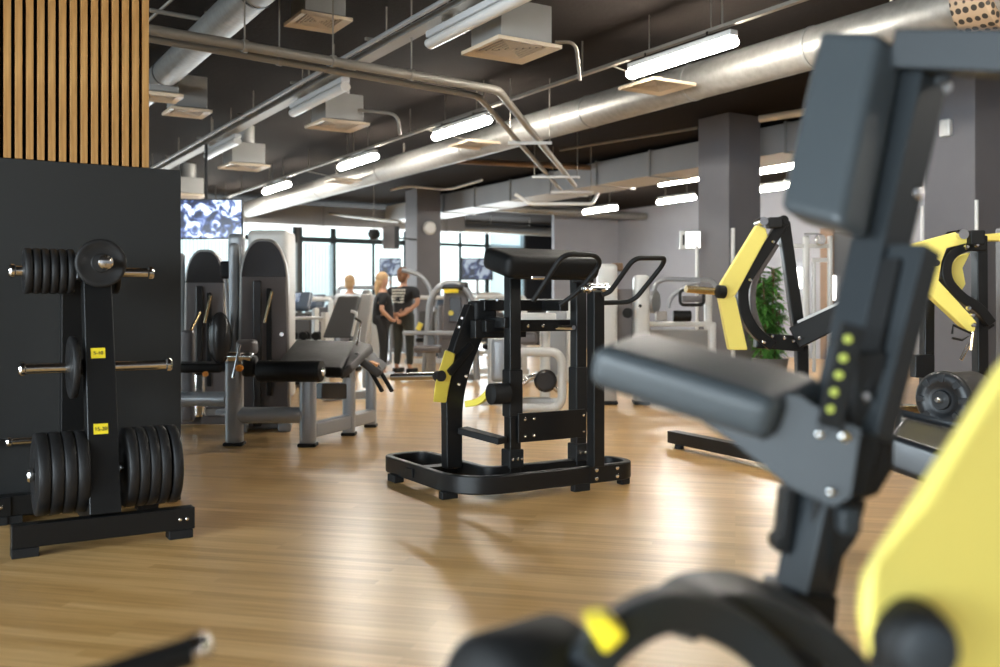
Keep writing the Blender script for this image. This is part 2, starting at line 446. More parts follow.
def wall_with_openings(name, axis, pos, th, lo, hi, opens, m, z0=0.35, z1=3.75):
    """wall along 'axis' with window openings [(a, b)]"""
    mb = MB(); cur = lo
    def bx(a, b, za, zb):
        if axis == 'x': mb.box2((a, pos, za), (b, pos + th, zb))
        else: mb.box2((pos, a, za), (pos + th, b, zb))
    for a, b in opens:
        bx(cur, a, 0, CEIL); bx(a, b, 0, z0); bx(a, b, z1, CEIL); cur = b
    bx(cur, hi, 0, CEIL)
    struct(name, mb, m, smooth=0)

def window(n, axis, pos, a, b, z0, z1, verticals, horiz, inward, blind=None):
    """frame with mullions, glass and (optionally) vertical blinds"""
    fr = MB(); w = 0.09
    def P(u, q, z): return V((u, pos + q, z)) if axis == 'x' else V((pos + q, u, z))
    def bx(u0, u1, q0, q1, za, zb): fr.box2(P(u0, q0, za), P(u1, q1, zb))
    bx(a, a + w, 0, .1, z0, z1); bx(b - w, b, 0, .1, z0, z1); bx(a + w, b - w, 0, .1, z0, z0 + w); bx(a + w, b - w, 0, .1, z1 - w, z1)
    for u, ww in verticals: bx(u - ww / 2, u + ww / 2, 0.01, .09, z0 + w, z1 - w)
    for z, hh in horiz: bx(a + w, b - w, 0.02, .08, z - hh / 2, z + hh / 2)
    o = struct('window_%d' % n, fr, M['mullion'])
    g = MB(); g.box2(P(a + w, .045, z0 + w), P(b - w, .055, z1 - w)); struct('glass_pane', g, M['glass'], o, smooth=0)
    if blind:
        bl = MB(); u = blind[0]
        while u < blind[1]:
            bl.box2(P(u, inward * .12, blind[2]), P(u + .085, inward * .123, blind[3])); u += .10
        bb = struct('blind', bl, M['blind'], o, smooth=0); bb['kind'] = 'stuff'
    return o

back_open = [(2.0, 5.6), (5.9, 9.5), (9.6, 13.9), (14.0, 17.35)]
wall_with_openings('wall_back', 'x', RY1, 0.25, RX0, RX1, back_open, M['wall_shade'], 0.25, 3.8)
window(1, 'x', RY1, *back_open[0], .25, 3.8, [(3.8, .08)], [(3.12, .16)], -1, (2.1, 5.5, .35, 3.0))
window(2, 'x', RY1, *back_open[1], .25, 3.8, [(7.7, .08)], [(3.12, .16)], -1, (6.0, 9.4, .35, 3.0))
window(3, 'x', RY1, *back_open[2], .25, 3.8, [(10.65, .16), (11.94, .07), (13.0, .07)], [(3.12, .16)], -1, (9.7, 10.55, .35, 3.0))
window(4, 'x', RY1, *back_open[3], .25, 3.8, [(14.95, .07), (15.95, .13)], [(3.12, .1)], -1, (15.98, 17.2, .35, 3.7))
left_open = [(-7.0, -3.2), (-2.8, 1.0), (1.4, 5.2), (8.5, 12.5), (13.5, 18.0)]
wall_with_openings('wall_left', 'y', RX0 - 0.25, 0.25, RY0, RY1, left_open, M['wall_grey'], 0.5, 3.3)
for i, (a, b) in enumerate(left_open):
    window(5 + i, 'y', RX0 - 0.15, a, b, .5, 3.3, [((a + b) / 2, .07)], [(2.6, .06)], 1)
struct('wall_front', MB().box2((RX0, RY0 - 0.2, 0), (WX, RY0, CEIL)), M['wall_grey'], smooth=0)

struct('door_2', MB().box2((17.42, RY1 - .06, 0.0), (19.4, RY1 - .005, 3.85)), M['darkdoor'], bevel=.005)
# low partition with the oak screen over it
PY = 6.1
slat_px_x = Yp(149, 168, PY).x
part_x1 = Yp(181, 200, PY).x
struct('wall_partition', MB().box2((-3.6, PY, 0), (part_x1, PY + 0.16, 2.03)), M['wall_dark'], bevel=0.004)
sc_t = thing('slat_screen', 'screen of upright oak slats standing above the charcoal partition wall', 'screen', (slat_px_x - 0.6, PY + 0.05, 2.03))
part('backing_panel', MB().box2((slat_px_x - 1.35, PY + 0.07, 2.03), (slat_px_x - 0.015, PY + 0.09, CEIL)), mat('black backing felt', (0.006, 0.005, 0.004), 0.9), sc_t, smooth=0)
s0 = None
for i in range(22):
    x1 = slat_px_x - i * 0.0575
    if s0 is None:
        s0 = part('slat', MB().box2((x1 - 0.037, PY + 0.0, 2.032), (x1, PY + 0.068, CEIL)), M['wood_slat'], sc_t, bevel=0.002)
    else:
        c = s0.copy(); COL.objects.link(c); c.parent = sc_t; c.location.x -= i * 0.0575

# columns
def column(n, near, s, m=M['column'], y=None):
    struct('column_%d' % n, MB().box2((near.x, near.y, 0), (near.x + s, near.y + s, CEIL)), m, bevel=0.01)
colA = C(729, 300, 13.5); column(1, colA, 0.62)
colB = C(417, 300, 22.3); column(2, colB, 0.62)
colC = C(975, 300, 10.6); column(3, colC, 0.62)

# ================================================================== CEILING SERVICES
def run_y(mb_fn): pass
def ring(mb, c, r, w=0.03, t=0.008):
    mb.lathe(V(c) - YV * w / 2, YV, [(0, r), (0, r + t), (w, r + t), (w, r)], 28)
# main round duct
t = thing('round_duct', 'long bright spiral round duct running under the ceiling behind the lit tubes', 'duct', (7.0, 8, EYE + 2.34))
part('duct_run', MB().lathe((7.0, 1.0, EYE + 2.34), YV, [(0, .19), (22.5, .19)], 40), M['duct'], t, smooth=60)
for y in (4.3, 6.0, 7.6, 9.4, 12.4, 15.4, 18.4, 21.4):
    mb = MB(); ring(mb, (7.0, y, EYE + 2.34), .19); part('joint_collar', mb, M['ventbox'], t)
for y in (5.2, 8.6, 11.6, 14.6, 17.6, 20.6):
    mb = MB(); mb.bar((7.0, y, EYE + 2.53), (7.0, y, CEIL), .02, .02); part('hanger', mb, M['pipe'], t)
# perforated elbow box at near end, top right of the photograph
mb = MB(); mb.lathe((7.0, 4.2, EYE + 2.34), YV, [(0, .25), (.02, .27), (.3, .27), (.32, .2)], 32)
part('perforated_band', mb, M['perf'], t)
# second, smaller round duct on the left
t = thing('round_duct', 'smaller spiral round duct crossing the upper left beside the oak slats', 'duct', (2.3, 8, EYE + 2.47))
part('duct_run', MB().lathe((2.3, 1.0, EYE + 2.47), YV, [(0, .145), (22.5, .145)], 36), M['duct'], t, smooth=60)
for y in (4.0, 7.45, 10.6, 14, 17.5, 21):
    mb = MB(); ring(mb, (2.3, y, EYE + 2.47), .145, .025, .006); part('joint_collar', mb, M['black'], t)
for y in (6, 9, 12, 15, 18, 21):
    mb = MB(); mb.bar((2.3, y, EYE + 2.6), (2.3, y, CEIL), .015, .015); part('hanger', mb, M['pipe'], t)
# rectangular duct
t = thing('rectangular_duct', 'pale rectangular sheet metal duct passing behind the near wide column', 'duct', (10.75, 14, EYE + 2.4))
part('duct_run', MB().box2((10.72, 4.0, EYE + 2.2), (11.6, 23.5, EYE + 2.62)), M['ductflat'], t, bevel=0.01)
for y in [5.2 + 1.5 * i for i in range(12)]:
    part('flange', MB().box2((10.70, y, EYE + 2.18), (11.62, y + .04, EYE + 2.64)), M['ventbox'], t)
# second rectangular duct along the back windows, and cross bulkhead
t = thing('rectangular_duct', 'wide flat duct crossing in front of the far window heads', 'duct', (9, 24, 3.4))
for x in (4, 8, 12): part('hanger', MB().bar((x, 23.9, 3.74), (x, 23.9, CEIL), .02, .02), M['pipe'], t)
part('duct_run', MB().box2((3.0, 23.6, 3.24), (13.2, 24.3, 3.74)), M['ductflat'], t, bevel=0.01)
for x in (5, 7, 9, 11, 12.6): part('flange', MB().box2((x, 23.58, 3.22), (x + .04, 24.32, 3.76)), M['ventbox'], t)
for k, (y0, z, r, ln) in enumerate([(25.2, 3.5, .13, (12.2, 19.0)), (20.5, 3.62, .1, (11.8, 17.1))]):
    t = thing('round_duct', ['pale round duct across the heads of the right far windows', 'thin round duct crossing behind the far column towards the grey wall'][k], 'duct', (13, y0, z))
    part('duct_run', MB().lathe((ln[0], y0, z), XV, [(0, r), (ln[1] - ln[0], r)], 24), M['duct'], t, smooth=60)
    for x in (ln[0] + 1.2, ln[0] + 2.8, ln[0] + 4.2): part('hanger', MB().bar((x, y0, z + r), (x, y0, CEIL), .015, .015), M['pipe'], t)

# light fixtures
def fixture(mk, z=EYE + 2.2, lit=True, ln=1.36, lm=None):
    t = thing('tube_light', '', 'ceiling light', (mk.x, mk.y, z))
    mb = MB(); mb.box2((mk.x - .045, mk.y - ln / 2, z + .045), (mk.x + .045, mk.y + ln / 2, z + .10)); part('housing', mb, M['fixture'], t, bevel=.01)
    mb = MB(); mb.tube([(mk.x, mk.y - ln / 2, z), (mk.x, mk.y - ln / 2 + .03, z), (mk.x, mk.y + ln / 2 - .03, z), (mk.x, mk.y + ln / 2, z)], .055, 16, flat=.8)
    part('diffuser', mb, (lm or M['light']) if lit else M['tube_off'], t)
    for s in (-1, 1):
        part('drop_rod', MB().bar((mk.x, mk.y + s * ln * .3, z + .13), (mk.x, mk.y + s * ln * .3, CEIL), .008, .008), M['pipe'], t)
        part('clip', MB().box2((mk.x - .05, mk.y + s * ln * .3 - .012, z + .1), (mk.x + .05, mk.y + s * ln * .3 + .012, z + .14)), M['chrome'], t)
    return t
LX = 5.85
lab_lit = ['nearest and largest lit tube light, on the rail above the bright round duct', 'second nearest lit tube light, just left of the two sloping pipes',
           'third lit tube light from the front, above the far column', 'fourth lit tube light, smallest clear one left of the far column',
           'far lit tube light behind the hanging television']
ys = [Zp(685, 60, EYE + 2.2).y, Zp(468, 130, EYE + 2.2).y, Zp(366, 163, EYE + 2.2).y, Zp(287, 189, EYE + 2.2).y]
ys.append(ys[-1] + 3.9)
for i, y in enumerate(ys):
    f = fixture(V((LX, y, 0))); f['label'] = lab_lit[i]; f['group'] = 'lit tube lights on the main rail'
for y in (3.2, -0.6, -4.4):  # unseen lamps continuing the row, added to light the front area
    f = fixture(V((LX, y, 0)), lm=M['light_back']); f['label'] = 'unseen lit tube light added on the main rail behind the viewpoint'; f['group'] = 'unseen tube lights added around the viewpoint'
# rail carrying them
t = thing('light_rail', 'thin rail that carries the row of lit tube lights', 'rail', (LX, 10, EYE + 2.36))
part('channel', MB().box2((LX - .025, -7.5, EYE + 2.34), (LX + .025, 23.4, EYE + 2.37)), M['pipe'], t)
for y in range(-6, 23, 2): part('drop_rod', MB().bar((LX, y, EYE + 2.38), (LX, y, CEIL), .012, .012), M['pipe'], t)
# unlit row on the left
UX = 3.72
uy = [Zp(475, 20, EYE + 2.2).y, Zp(312, 100, EYE + 2.2).y, Zp(220, 149, EYE + 2.2).y]
lab_off = ['nearest unlit tube light at the top beside the large ceiling diffuser', 'middle unlit tube light under the left cable tray', 'farthest unlit tube light, above the hanging television']
for i, y in enumerate(uy):
    f = fixture(V((UX, y, 0)), lit=False, ln=1.57); f['label'] = lab_off[i]; f['group'] = 'unlit tube lights on the left tray'
t = thing('cable_tray', 'long silver cable tray above the unlit tube lights', 'cable tray', (3.65, 10, EYE + 2.36))
part('tray_base', MB().box2((3.62, 1.0, EYE + 2.33), (3.76, 23.4, EYE + 2.34)), M['pipe'], t)
for x in (3.62, 3.75): part('tray_side', MB().box2((x, 1.0, EYE + 2.34), (x + .01, 23.4, EYE + 2.39)), M['ductflat'], t)
part('side_rail', MB().tube([(3.50, 1.0, EYE + 2.35), (3.50, 23.4, EYE + 2.35)], .022, 10), M['ductflat'], t)
for y in range(2, 24, 2): part('cross_tie', MB().box2((3.46, y, EYE + 2.375), (3.78, y + .03, EYE + 2.40)), M['pipe'], t)
for y in range(2, 24, 2): part('drop_rod', MB().bar((3.66, y, EYE + 2.38), (3.66, y, CEIL), .012, .012), M['pipe'], t)
mbc = MB()
for k in range(5): mbc.tube([(3.645 + k * .024, 1.2 + .3 * j, EYE + 2.358 + random.uniform(0, .01)) for j in range(75)], .011, 6)
solo('cable_bundle', mbc, M['blackmatte'], 'bundle of black cables lying in the left cable tray', 'cables')['kind'] = 'stuff'
# right side fixtures
R2 = [(12.2, 680, 181, 'lit tube light hanging beside the pale rectangular duct, left of the wide column'), (12.2, 783, 168, 'lit tube light seen just right of the wide column, upper one'),
      (13.6, 676, 200, 'lit tube light below the pale duct against the grey wall'), (13.6, 773, 188, 'lit tube light seen just right of the wide column, lower one')]
for X0, px, py, lb in R2:
    p = Xp(px, py, X0); f = fixture(V((X0, p.y, 0)), z=p.z, ln=1.1); f['label'] = lb; f['group'] = 'lit tube lights on the right side'
p = Xp(600, 210, 13.6); f = fixture(V((13.6, p.y, 0)), z=p.z, ln=1.2); f['label'] = 'small far tube light over the dark corner block'
for y in (3.5, -1.5):  # two more unseen lamps, added as dim light from the right
    f = fixture(V((12.2, y, 0)), lm=M['light_dim']); f['label'] = 'unseen lit tube light added right of the viewpoint'; f['group'] = 'unseen tube lights added around the viewpoint'

# air diffusers with their boxes
def diffuser(px, py, z, size, lb, box=True, bh=.3, neck=True):
    c = Zp(px, py, z); t = thing('air_diffuser', lb, 'ceiling diffuser', c, 'square air diffusers hanging from the ceiling')
    h = size / 2; mb = MB()
    # bevelled square frame
    o = [V((c.x + sx * h, c.y + sy * h, z)) for sx, sy in ((-1, -1), (1, -1), (1, 1), (-1, 1))]
    i1 = [V((c.x + sx * h * .72, c.y + sy * h * .72, z + .02)) for sx, sy in ((-1, -1), (1, -1), (1, 1), (-1, 1))]
    ot = [p + V((0, 0, .03)) for p in o]; it = [p + V((0, 0, .03)) for p in i1]
    vs = o + i1 + ot + it; fs = []
    for k in range(4):
        l = (k + 1) % 4; fs += [(k, l, 4 + l, 4 + k), (8 + k, 12 + k, 12 + l, 8 + l), (k, 8 + k, 8 + l, l), (4 + k, 4 + l, 12 + l, 12 + k)]
    mb.add(vs, fs); part('frame', mb, M['vent'], t)
    mb = MB(); mb.box2((c.x - h * .71, c.y - h * .71, z + .035), (c.x + h * .71, c.y + h * .71, z + .05)); part('core', mb, M['ventdark'], t)
    for k in range(5):
        q = .6 - .13 * k; w = .012
        mb = MB()
        for a, b, cc, d in ((-q, -q, q, -q), (q, -q, q, q), (q, q, -q, q), (-q, q, -q, -q)):
            mb.bar((c.x + a * h, c.y + b * h, z + .025), (c.x + cc * h, c.y + d * h, z + .025), w, .012, side=UP)
        part('louvre', mb, M['vent'], t)
    if box:
        part('plenum_box', MB().box2((c.x - h * .8, c.y - h * .8, z + .05), (c.x + h * .8, c.y + h * .8, z + .05 + bh)), M['ventbox'], t, bevel=.006)
        if neck: part('neck', MB().lathe((c.x, c.y, z + .05 + bh), UP, [(0, h * .5), (CEIL - z - .05 - bh, h * .5)], 20), M['ventbox'], t)
    else:
        part('side_arm', MB().bar((c.x, c.y, z + .045), (LX + .03, c.y, EYE + 2.35), .012, .012), M['pipe'], t)
    return t
ZD = EYE + 2.07
diffuser(511, 52, ZD, .6, 'large square diffuser at the top centre beside the nearest unlit tube')
diffuser(318, 24, EYE + 2.45, .46, 'square diffuser with open louvres at the top above the crossing pipe')
diffuser(337, 127, ZD, .58, 'square diffuser on a pale box just below the crossing pipe')
diffuser(187, 114, EYE + 2.2, .46, 'square diffuser hanging under the small duct by the slats', bh=.36, neck=False)
diffuser(244, 168, ZD, .62, 'square diffuser on a pale box above the hanging television')
diffuser(188, 197, ZD, .6, 'far square diffuser directly left of the television pole')
diffuser(161, 99, EYE + 2.06, .36, 'small square diffuser tucked under the left duct next to the slats', bh=.06, neck=False)
diffuser(657, 88, EYE + 2.2, .55, 'beige diffuser under the nearest lit tube in front of the bright duct', box=False)
diffuser(478, 146, EYE + 2.2, .6, 'beige diffuser under the second lit tube in front of the bright duct', box=False)
diffuser(343, 182, EYE + 2.2, .5, 'beige diffuser under the third lit tube', box=False)

# crossing pipes
def pipe(name, pts, r, m, lb, cat='pipe', fl=.12, brackets=(), group=None):
    t = thing(name, lb, cat, V(pts[len(pts) // 2]), group)
    part('pipe_run', MB().tube(fillet(pts, fl), r, 12), m, t)
    for p in brackets:
        p = V(p); mb = MB(); mb.lathe(p - (V(pts[1]) - V(pts[0])).normalized() * .02, V(pts[1]) - V(pts[0]), [(0, r * 1.25), (.04, r * 1.25)], 14)
        part('clamp', mb, M['pipe'], t)
        part('drop_rod', MB().bar(p, (p.x, p.y, CEIL), .01, .01), M['pipe'], t)
    return t
zz = EYE + 2.0
def lerp(a, b, k): return a + (b - a) * k
a0 = Zp(60, 14, zz); a1 = Zp(498, 90, zz); a2 = Zp(575, 186, zz)
pipe('ceiling_pipe', [a0, a1, a2], .04, M['pipe'], 'upper one of the paired pipes that cross the ceiling and bend away', brackets=[lerp(a0, a1, .35), lerp(a0, a1, .75), lerp(a0, a1, .55)])
b0 = Zp(60, 23, zz - .02); b1 = Zp(478, 96, zz - .02); b2 = Zp(561, 190, zz - .02)
pipe('ceiling_pipe', [b0, b1, b2], .03, M['pipe'], 'lower one of the paired pipes that cross the ceiling and bend away', brackets=[lerp(b0, b1, .45)])
for px, py, lb in ((530, 143, 'white bracket bar holding the paired pipes, the nearest'), (556, 177, 'white bracket bar holding the paired pipes, the middle one'), (572, 192, 'white bracket bar at the far end of the paired pipes')):
    c = Zp(px, py, zz - .07)
    t = thing('pipe_bracket', lb, 'bracket', c, 'bracket bars under the paired pipes')
    w = .26 if px < 540 else .36
    part('strut', MB().box(c, (w * 2, .04, .03), (RV, FV, UP)), M['white'], t)
    for s in (-1, 1): part('drop_rod', MB().bar(c + RV * s * w * .9, V((0, 0, CEIL)) + (c + RV * s * w * .9) * 1 - V((0, 0, c.z)), .01, .01), M['pipe'], t)
pipe('ceiling_pipe', [C(515, 194, 17), C(531, 204, 17), C(592, 204, 17), C(598, 194, 17.4)], .03, M['whitepipe'], 'white pipe with a kink near the far right window', fl=.06)
pipe('ceiling_pipe', [Zp(150, 10, 3.8), Zp(200, 19, 3.8)], .02, M['pipe'], 'thin conduit at the top left over the small duct')
pipe('ceiling_pipe', [C(120, 46, 9), C(205, -30, 8.2)], .014, M['pipe'], 'thin rod slanting across the small duct beside the slats')
pipe('ceiling_pipe', [C(555, 42, 8.4), C(576, 42, 8.4), C(580, 80, 8.6)], .015, M['pipe'], 'short curved conduit right of the large diffuser', fl=.1)
pipe('ceiling_pipe', [C(358, 110, 11), C(398, 114, 11), C(400, 135, 11)], .018, M['pipe'], 'curved conduit beside the diffuser under the crossing pipe', fl=.12)
pipe('ceiling_pipe', [Xp(210, 199, 9.2), Xp(400, 222, 9.2)], .04, M['pipe'], 'pale pipe running towards the far windows above the machines')
pipe('ceiling_pipe', [C(390, 190, 21), C(408, 186, 21), C(448, 190, 21), C(482, 180, 20)], .025, M['whitepipe'], 'thin pale conduit across the top of the far column', fl=.3)
pipe('ceiling_pipe', [Zp(560, 150, 3.75), Zp(697, 128, 3.75)], .02, M['pipe'], 'thin brown conduit crossing behind the bright duct')
pipe('ceiling_pipe', [Zp(440, 160, 3.75), Zp(600, 168, 3.75)], .05, M['brownwood'], 'brown pipe crossing the dark ceiling behind the paired pipes')
pipe('ceiling_pipe', [Zp(760, 119, 3.7), Zp(830, 108, 3.7)], .05, M['vent'], 'tan pipe right of the wide column')
# conduits on columns and wall
pc = Yp(732, 228, colA.y - .02); pipe('wall_conduit', [V((pc.x + .02, pc.y, .1)), V((pc.x + .02, pc.y, pc.z))], .03, M['whitepipe'], 'white conduit on the front corner of the wide column')
pc = Xp(922, 206, colC.x - .03); pipe('wall_conduit', [V((pc.x, pc.y, .1)), V((pc.x, pc.y, pc.z))], .02, M['whitepipe'], 'thin white conduit left of the far right column')
pc = Yp(976, 200, colC.y - .02); pipe('wall_conduit', [V((pc.x + .01, pc.y, .1)), V((pc.x + .01, pc.y, pc.z))], .02, M['whitepipe'], 'white conduit on the front corner of the far right column')
# lit sign left of column 1
sg = Xp(690, 240, colA.x - .25)
t = thing('lit_sign', 'white illuminated sign box left of the wide column', 'sign', sg)
ax = (RV, FV, UP)
part('sign_case', MB().box(sg, (.30, .06, .26), ax), M['white'], t, bevel=.008)
part('sign_face', MB().box(sg - FV * .032 + RV * .035, (.20, .01, .22), ax), M['sign'], t)
part('sign_text', MB().box(sg - FV * .033 - RV * .095, (.035, .01, .15), ax), M['ink'], t)
pcs = C(697, 240, 12.6); pipe('wall_conduit', [V((pcs.x, pcs.y, .1)), V((pcs.x, pcs.y, 1.98))], .022, M['whitepipe'], 'white conduit running down from the lit sign box')
# devices
p = Yp(429, 228, colB.y - .03); solo('wall_speaker', MB().lathe(p, -YV, [(0, .16), (.05, .16), (.08, .12)], 24), M['white'], 'round white speaker on the dark face of the far column', 'speaker')
p = Yp(946, 128, 10.1)
p = Xp(946, 128, colC.x - .03); solo('wall_speaker', MB().pad(p, -YV, UP, -XV, (.14, .2, .08), .03), M['white'], 'small white device high on the far right column', 'speaker')
p = C(391, 238, 21.5); t = thing('loudspeaker', 'brown black loudspeaker box hung left of the far column', 'speaker', p)
part('cabinet', MB().box(p, (.34, .3, .5), ax), M['shroud'], t, bevel=.01); part('grille', MB().box(p + RV * .15 - FV * .13, (.1, .1, .48), ax), M['black'], t)
part('bracket', MB().bar(p + RV * .17, p + RV * .5 + FV * .6, .04, .04), M['black'], t)
p = C(374, 234, 21); t = thing('security_camera', 'dark dome camera hanging before the far window', 'camera', p)
part('dome', MB().lathe(p + UP * .1, -UP, [(0, .1), (.08, .14), (.16, .13), (.22, .07)], 18), M['blackmatte'], t); part('stem', MB().bar(p + UP * .09, V((p.x, p.y, CEIL)), .012, .012), M['pipe'], t)

# televisions
def tv(px, py, d, w, h, m, lb, pole=True, top=EYE + 2.33):
    c = C(px, py, d); t = thing('television', lb, 'television', c)
    part('casing', MB().box(c + FV * .03, (w + .04, .05, h + .04), ax), M['black'], t, bevel=.005)
    part('screen', MB().box(c, (w, .012, h), ax), m, t, smooth=0)
    if pole: part('hanging_pole', MB().tube([c + FV * .06 + UP * h * .4, V((c.x, c.y, top)) + FV * .06], .022, 10), M['black'], t)
    else: part('floor_stand', MB().bar(c + FV * .08, V((*(c + FV * .08).xy, 0)), .06, .04), M['silver'], t)
    return t
tv(205, 219, 13.9, 1.04, .54, M['screen'], 'hanging television with a bright blue and white picture')
tv(390, 267, 20, .42, .34, M['screen2'], 'small television on a stand left of the far column', False)
tv(477, 269, 20, .62, .42, M['screen2'], 'small television on a stand right of the far column before the window', False)

# ================================================================== WEIGHT PLATES + RACK
def plate_thing(c, axis, R, th, lb, grp, name='weight_plate'):
    c = V(c); axis = V(axis).normalized()
    t = thing(name, lb, 'weight plate', c, grp)
    h = th / 2
    part('disc', MB().lathe(c - axis * h, axis, [(0, .026), (0, R * .36), (.006, R * .4), (.006, R * .78), (0, R * .84), (0, R - .006), (.006, R), (th - .006, R), (th, R - .006),
         (th, R * .84), (th - .006, R * .78), (th - .006, R * .4), (th, R * .36), (th, .026)], 40), M['plate'], t, smooth=50)
    return t

def horn(mb_parent, p0, p1, r=.027):
    p0 = V(p0); p1 = V(p1); d = (p1 - p0); L = d.length
    return part('weight_peg', MB().lathe(p0, d, [(0, r), (L - .036, r), (L - .03, r * 1.35), (L - .014, r * 1.4), (L - .004, r * 1.1), (L, r * .5)], 20), M['chrome'], mb_parent)

# rack located in room axes; front post leans back along +Y
def rack_points():
    base = Zp(103, 540, 0.0)
    return base
rb = cw((105 - 500) / F_PX * 4.80, 4.80, 0)      # foot of the front beam, on the floor
rack = thing('weight_plate_rack', 'black A-frame plate rack with chrome pegs in front of the charcoal wall', 'plate rack', rb)
yb = rb.y; xb = rb.x
BL = Zp(14, 551, 0).x; 
part('foot_beam', MB().box2((xb - .42, yb - .04, .045), (xb + .43, yb + .04, .155)), M['black'], rack, bevel=.004)
part('foot_beam', MB().box2((xb - .42, yb + .78, .045), (xb + .43, yb + .86, .155)), M['black'], rack, bevel=.004)
for sx in (-.36, .36):
    for y in (0, .82):
        part('rubber_foot', MB().box2((xb + sx - .06, yb + y - .045, 0), (xb + sx + .06, yb + y + .045, .045)), M['blackmatte'], rack, bevel=.004)
mb = MB()
for q in (.355, .39): disc_bolt(mb, (xb + q, yb - .04, .10), -YV, .009)
part('bolt', mb, M['chrome'], rack)
part('side_rail', MB().box2((xb - .05, yb + .04, .06), (xb + .05, yb + .78, .14)), M['black'], rack, bevel=.004)
topc = V((xb, yb + .36, 1.42))
part('front_post', MB().bar((xb, yb + .02, .155), (xb, yb + .30, 1.44), .15, .10, side=XV, w1=.135), M['black'], rack, bevel=.006)
part('rear_post', MB().bar((xb - .05, yb + .80, .155), (xb - .07, yb + .60, 1.40), .12, .08, side=XV), M['black'], rack, bevel=.006)
part('top_hub', MB().box2((xb - .10, yb + .24, 1.33), (xb + .10, yb + .62, 1.47)), M['black'], rack, bevel=.01)
def fy(z): return yb + .02 + .28 * (z - .155) / 1.285
zt, zm, zl = 1.375, .88, .36
pegs = [(zt, .55, .42, .36), (zm, .40, .43, .37), (zl, .15, .47, .37)]
yt, ym, yl = yb + .37, yb + .25, yb + .16
for z, y, Lr, Ll in ((zt, yt, .26, .355), (zm, ym, .33, .32), (zl, yl, .31, .29)):
    horn(rack, (xb + .05, y, z), (xb + .05 + Lr, y, z)); horn(rack, (xb - .05, y, z), (xb - .05 - Ll, y, z))
    part('peg_collar', MB().lathe((xb - .085, y, z), XV, [(0, .04), (.17, .04)], 20), M['black'], rack)
horn(rack, (xb + .01, yb + .26, 1.415), (xb + .01, yb + .02, 1.415), .026)
# rating stickers
for z, txt in ((.955, '5-10'), (.578, '15-20')):
    s = part('sticker', MB().box((xb - .01, fy(z) - .0515, z), (.068, .004, .052), (XV, V((0, .977, -.213)), V((0, .213, .977)))), M['ylabel'], rack, smooth=0)
    cu = bpy.data.curves.new('txt', 'FONT'); cu.body = txt; cu.size = .026; cu.extrude = .0006; cu.align_x = 'CENTER'; cu.align_y = 'CENTER'
    to = bpy.data.objects.new('tmp', cu); COL.objects.link(to); bpy.context.view_layer.update()
    me = bpy.data.meshes.new_from_object(to.evaluated_get(bpy.context.evaluated_depsgraph_get())); bpy.data.objects.remove(to)
    me.materials.clear(); me.materials.append(M['ink'])
    o = bpy.data.objects.new('sticker_text', me); link(o, s); o.rotation_euler = (math.radians(90 - 12.3), 0, 0)
    o.location = V((xb - .01, fy(z) - .0555, z)) - wloc(s)
PG = 'weight plates on the rack'
# top left stack of small plates
N = 6
for i in range(N):
    plate_thing((xb - .315 + i * .040, yt, zt), XV, .118, .036, ['outermost small plate of the upper left peg of the rack'] [0] if i == 0 else ('innermost small plate of the upper left peg of the rack' if i == N - 1 else '%s small plate on the upper left peg of the rack, counted from its tip' % ['', 'second', 'third', 'fourth', 'fifth'][i]), PG)
plate_thing((xb + .11, yt, zt), XV, .115, .03, 'small plate on the upper right peg of the rack', PG)
plate_thing((xb + .01, yb + .19, 1.415), YV, .125, .035, 'small plate facing forward on the front top peg of the rack', PG)
plate_thing((xb - .115, ym, zm), XV, .16, .035, 'medium plate on the middle left peg of the rack', PG)
for i, x in enumerate((-.275, -.216, -.157, -.098)):
    plate_thing((xb + x, yl, zl), XV, .205, .056, ['outermost', 'second', 'third', 'innermost'][i] + ' large plate in the lower left stack of the rack', PG)
for i, x in enumerate((.135, .187, .239, .291, .350)):
    plate_thing((xb + x, yl, zl), XV, .205, .049, ['innermost', 'second', 'middle', 'fourth', 'outermost'][i] + ' large plate in the lower right stack of the rack', PG)

# second rack, only its near foot and pegs reach into view
r2 = V((xb - 1.02, 5.55, 0))
rk2 = thing('weight_plate_rack', 'second black plate rack mostly out of frame at the left edge', 'plate rack', r2)
e2 = Zp(16, 521, 0); e2.y = 5.93; e2.x -= .03
part('foot_beam', MB().box2((e2.x - .9, e2.y - .04, .045), (e2.x, e2.y + .04, .15)), M['black'], rk2, bevel=.004)
part('rubber_foot', MB().box2((e2.x - .12, e2.y - .045, 0), (e2.x - .02, e2.y + .045, .045)), M['blackmatte'], rk2)
mb = MB()
for q in (.05, .09): disc_bolt(mb, (e2.x - q, e2.y - .04, .10), -YV, .009)
part('bolt', mb, M['chrome'], rk2)
part('front_post', MB().bar((e2.x - .48, e2.y + .0, .15), (e2.x - .48, e2.y + .08, 1.45), .13, .09, side=XV), M['black'], rk2, bevel=.005)
pp = C(5, 442, 5.35); horn(rk2, V((e2.x + .22, pp.y, pp.z)), V((pp.x, pp.y, pp.z)) , .022)
part('peg_plate_arm', MB().bar((e2.x - .48, pp.y, pp.z), (e2.x + .23, pp.y, pp.z), .03, .03), M['black'], rk2)

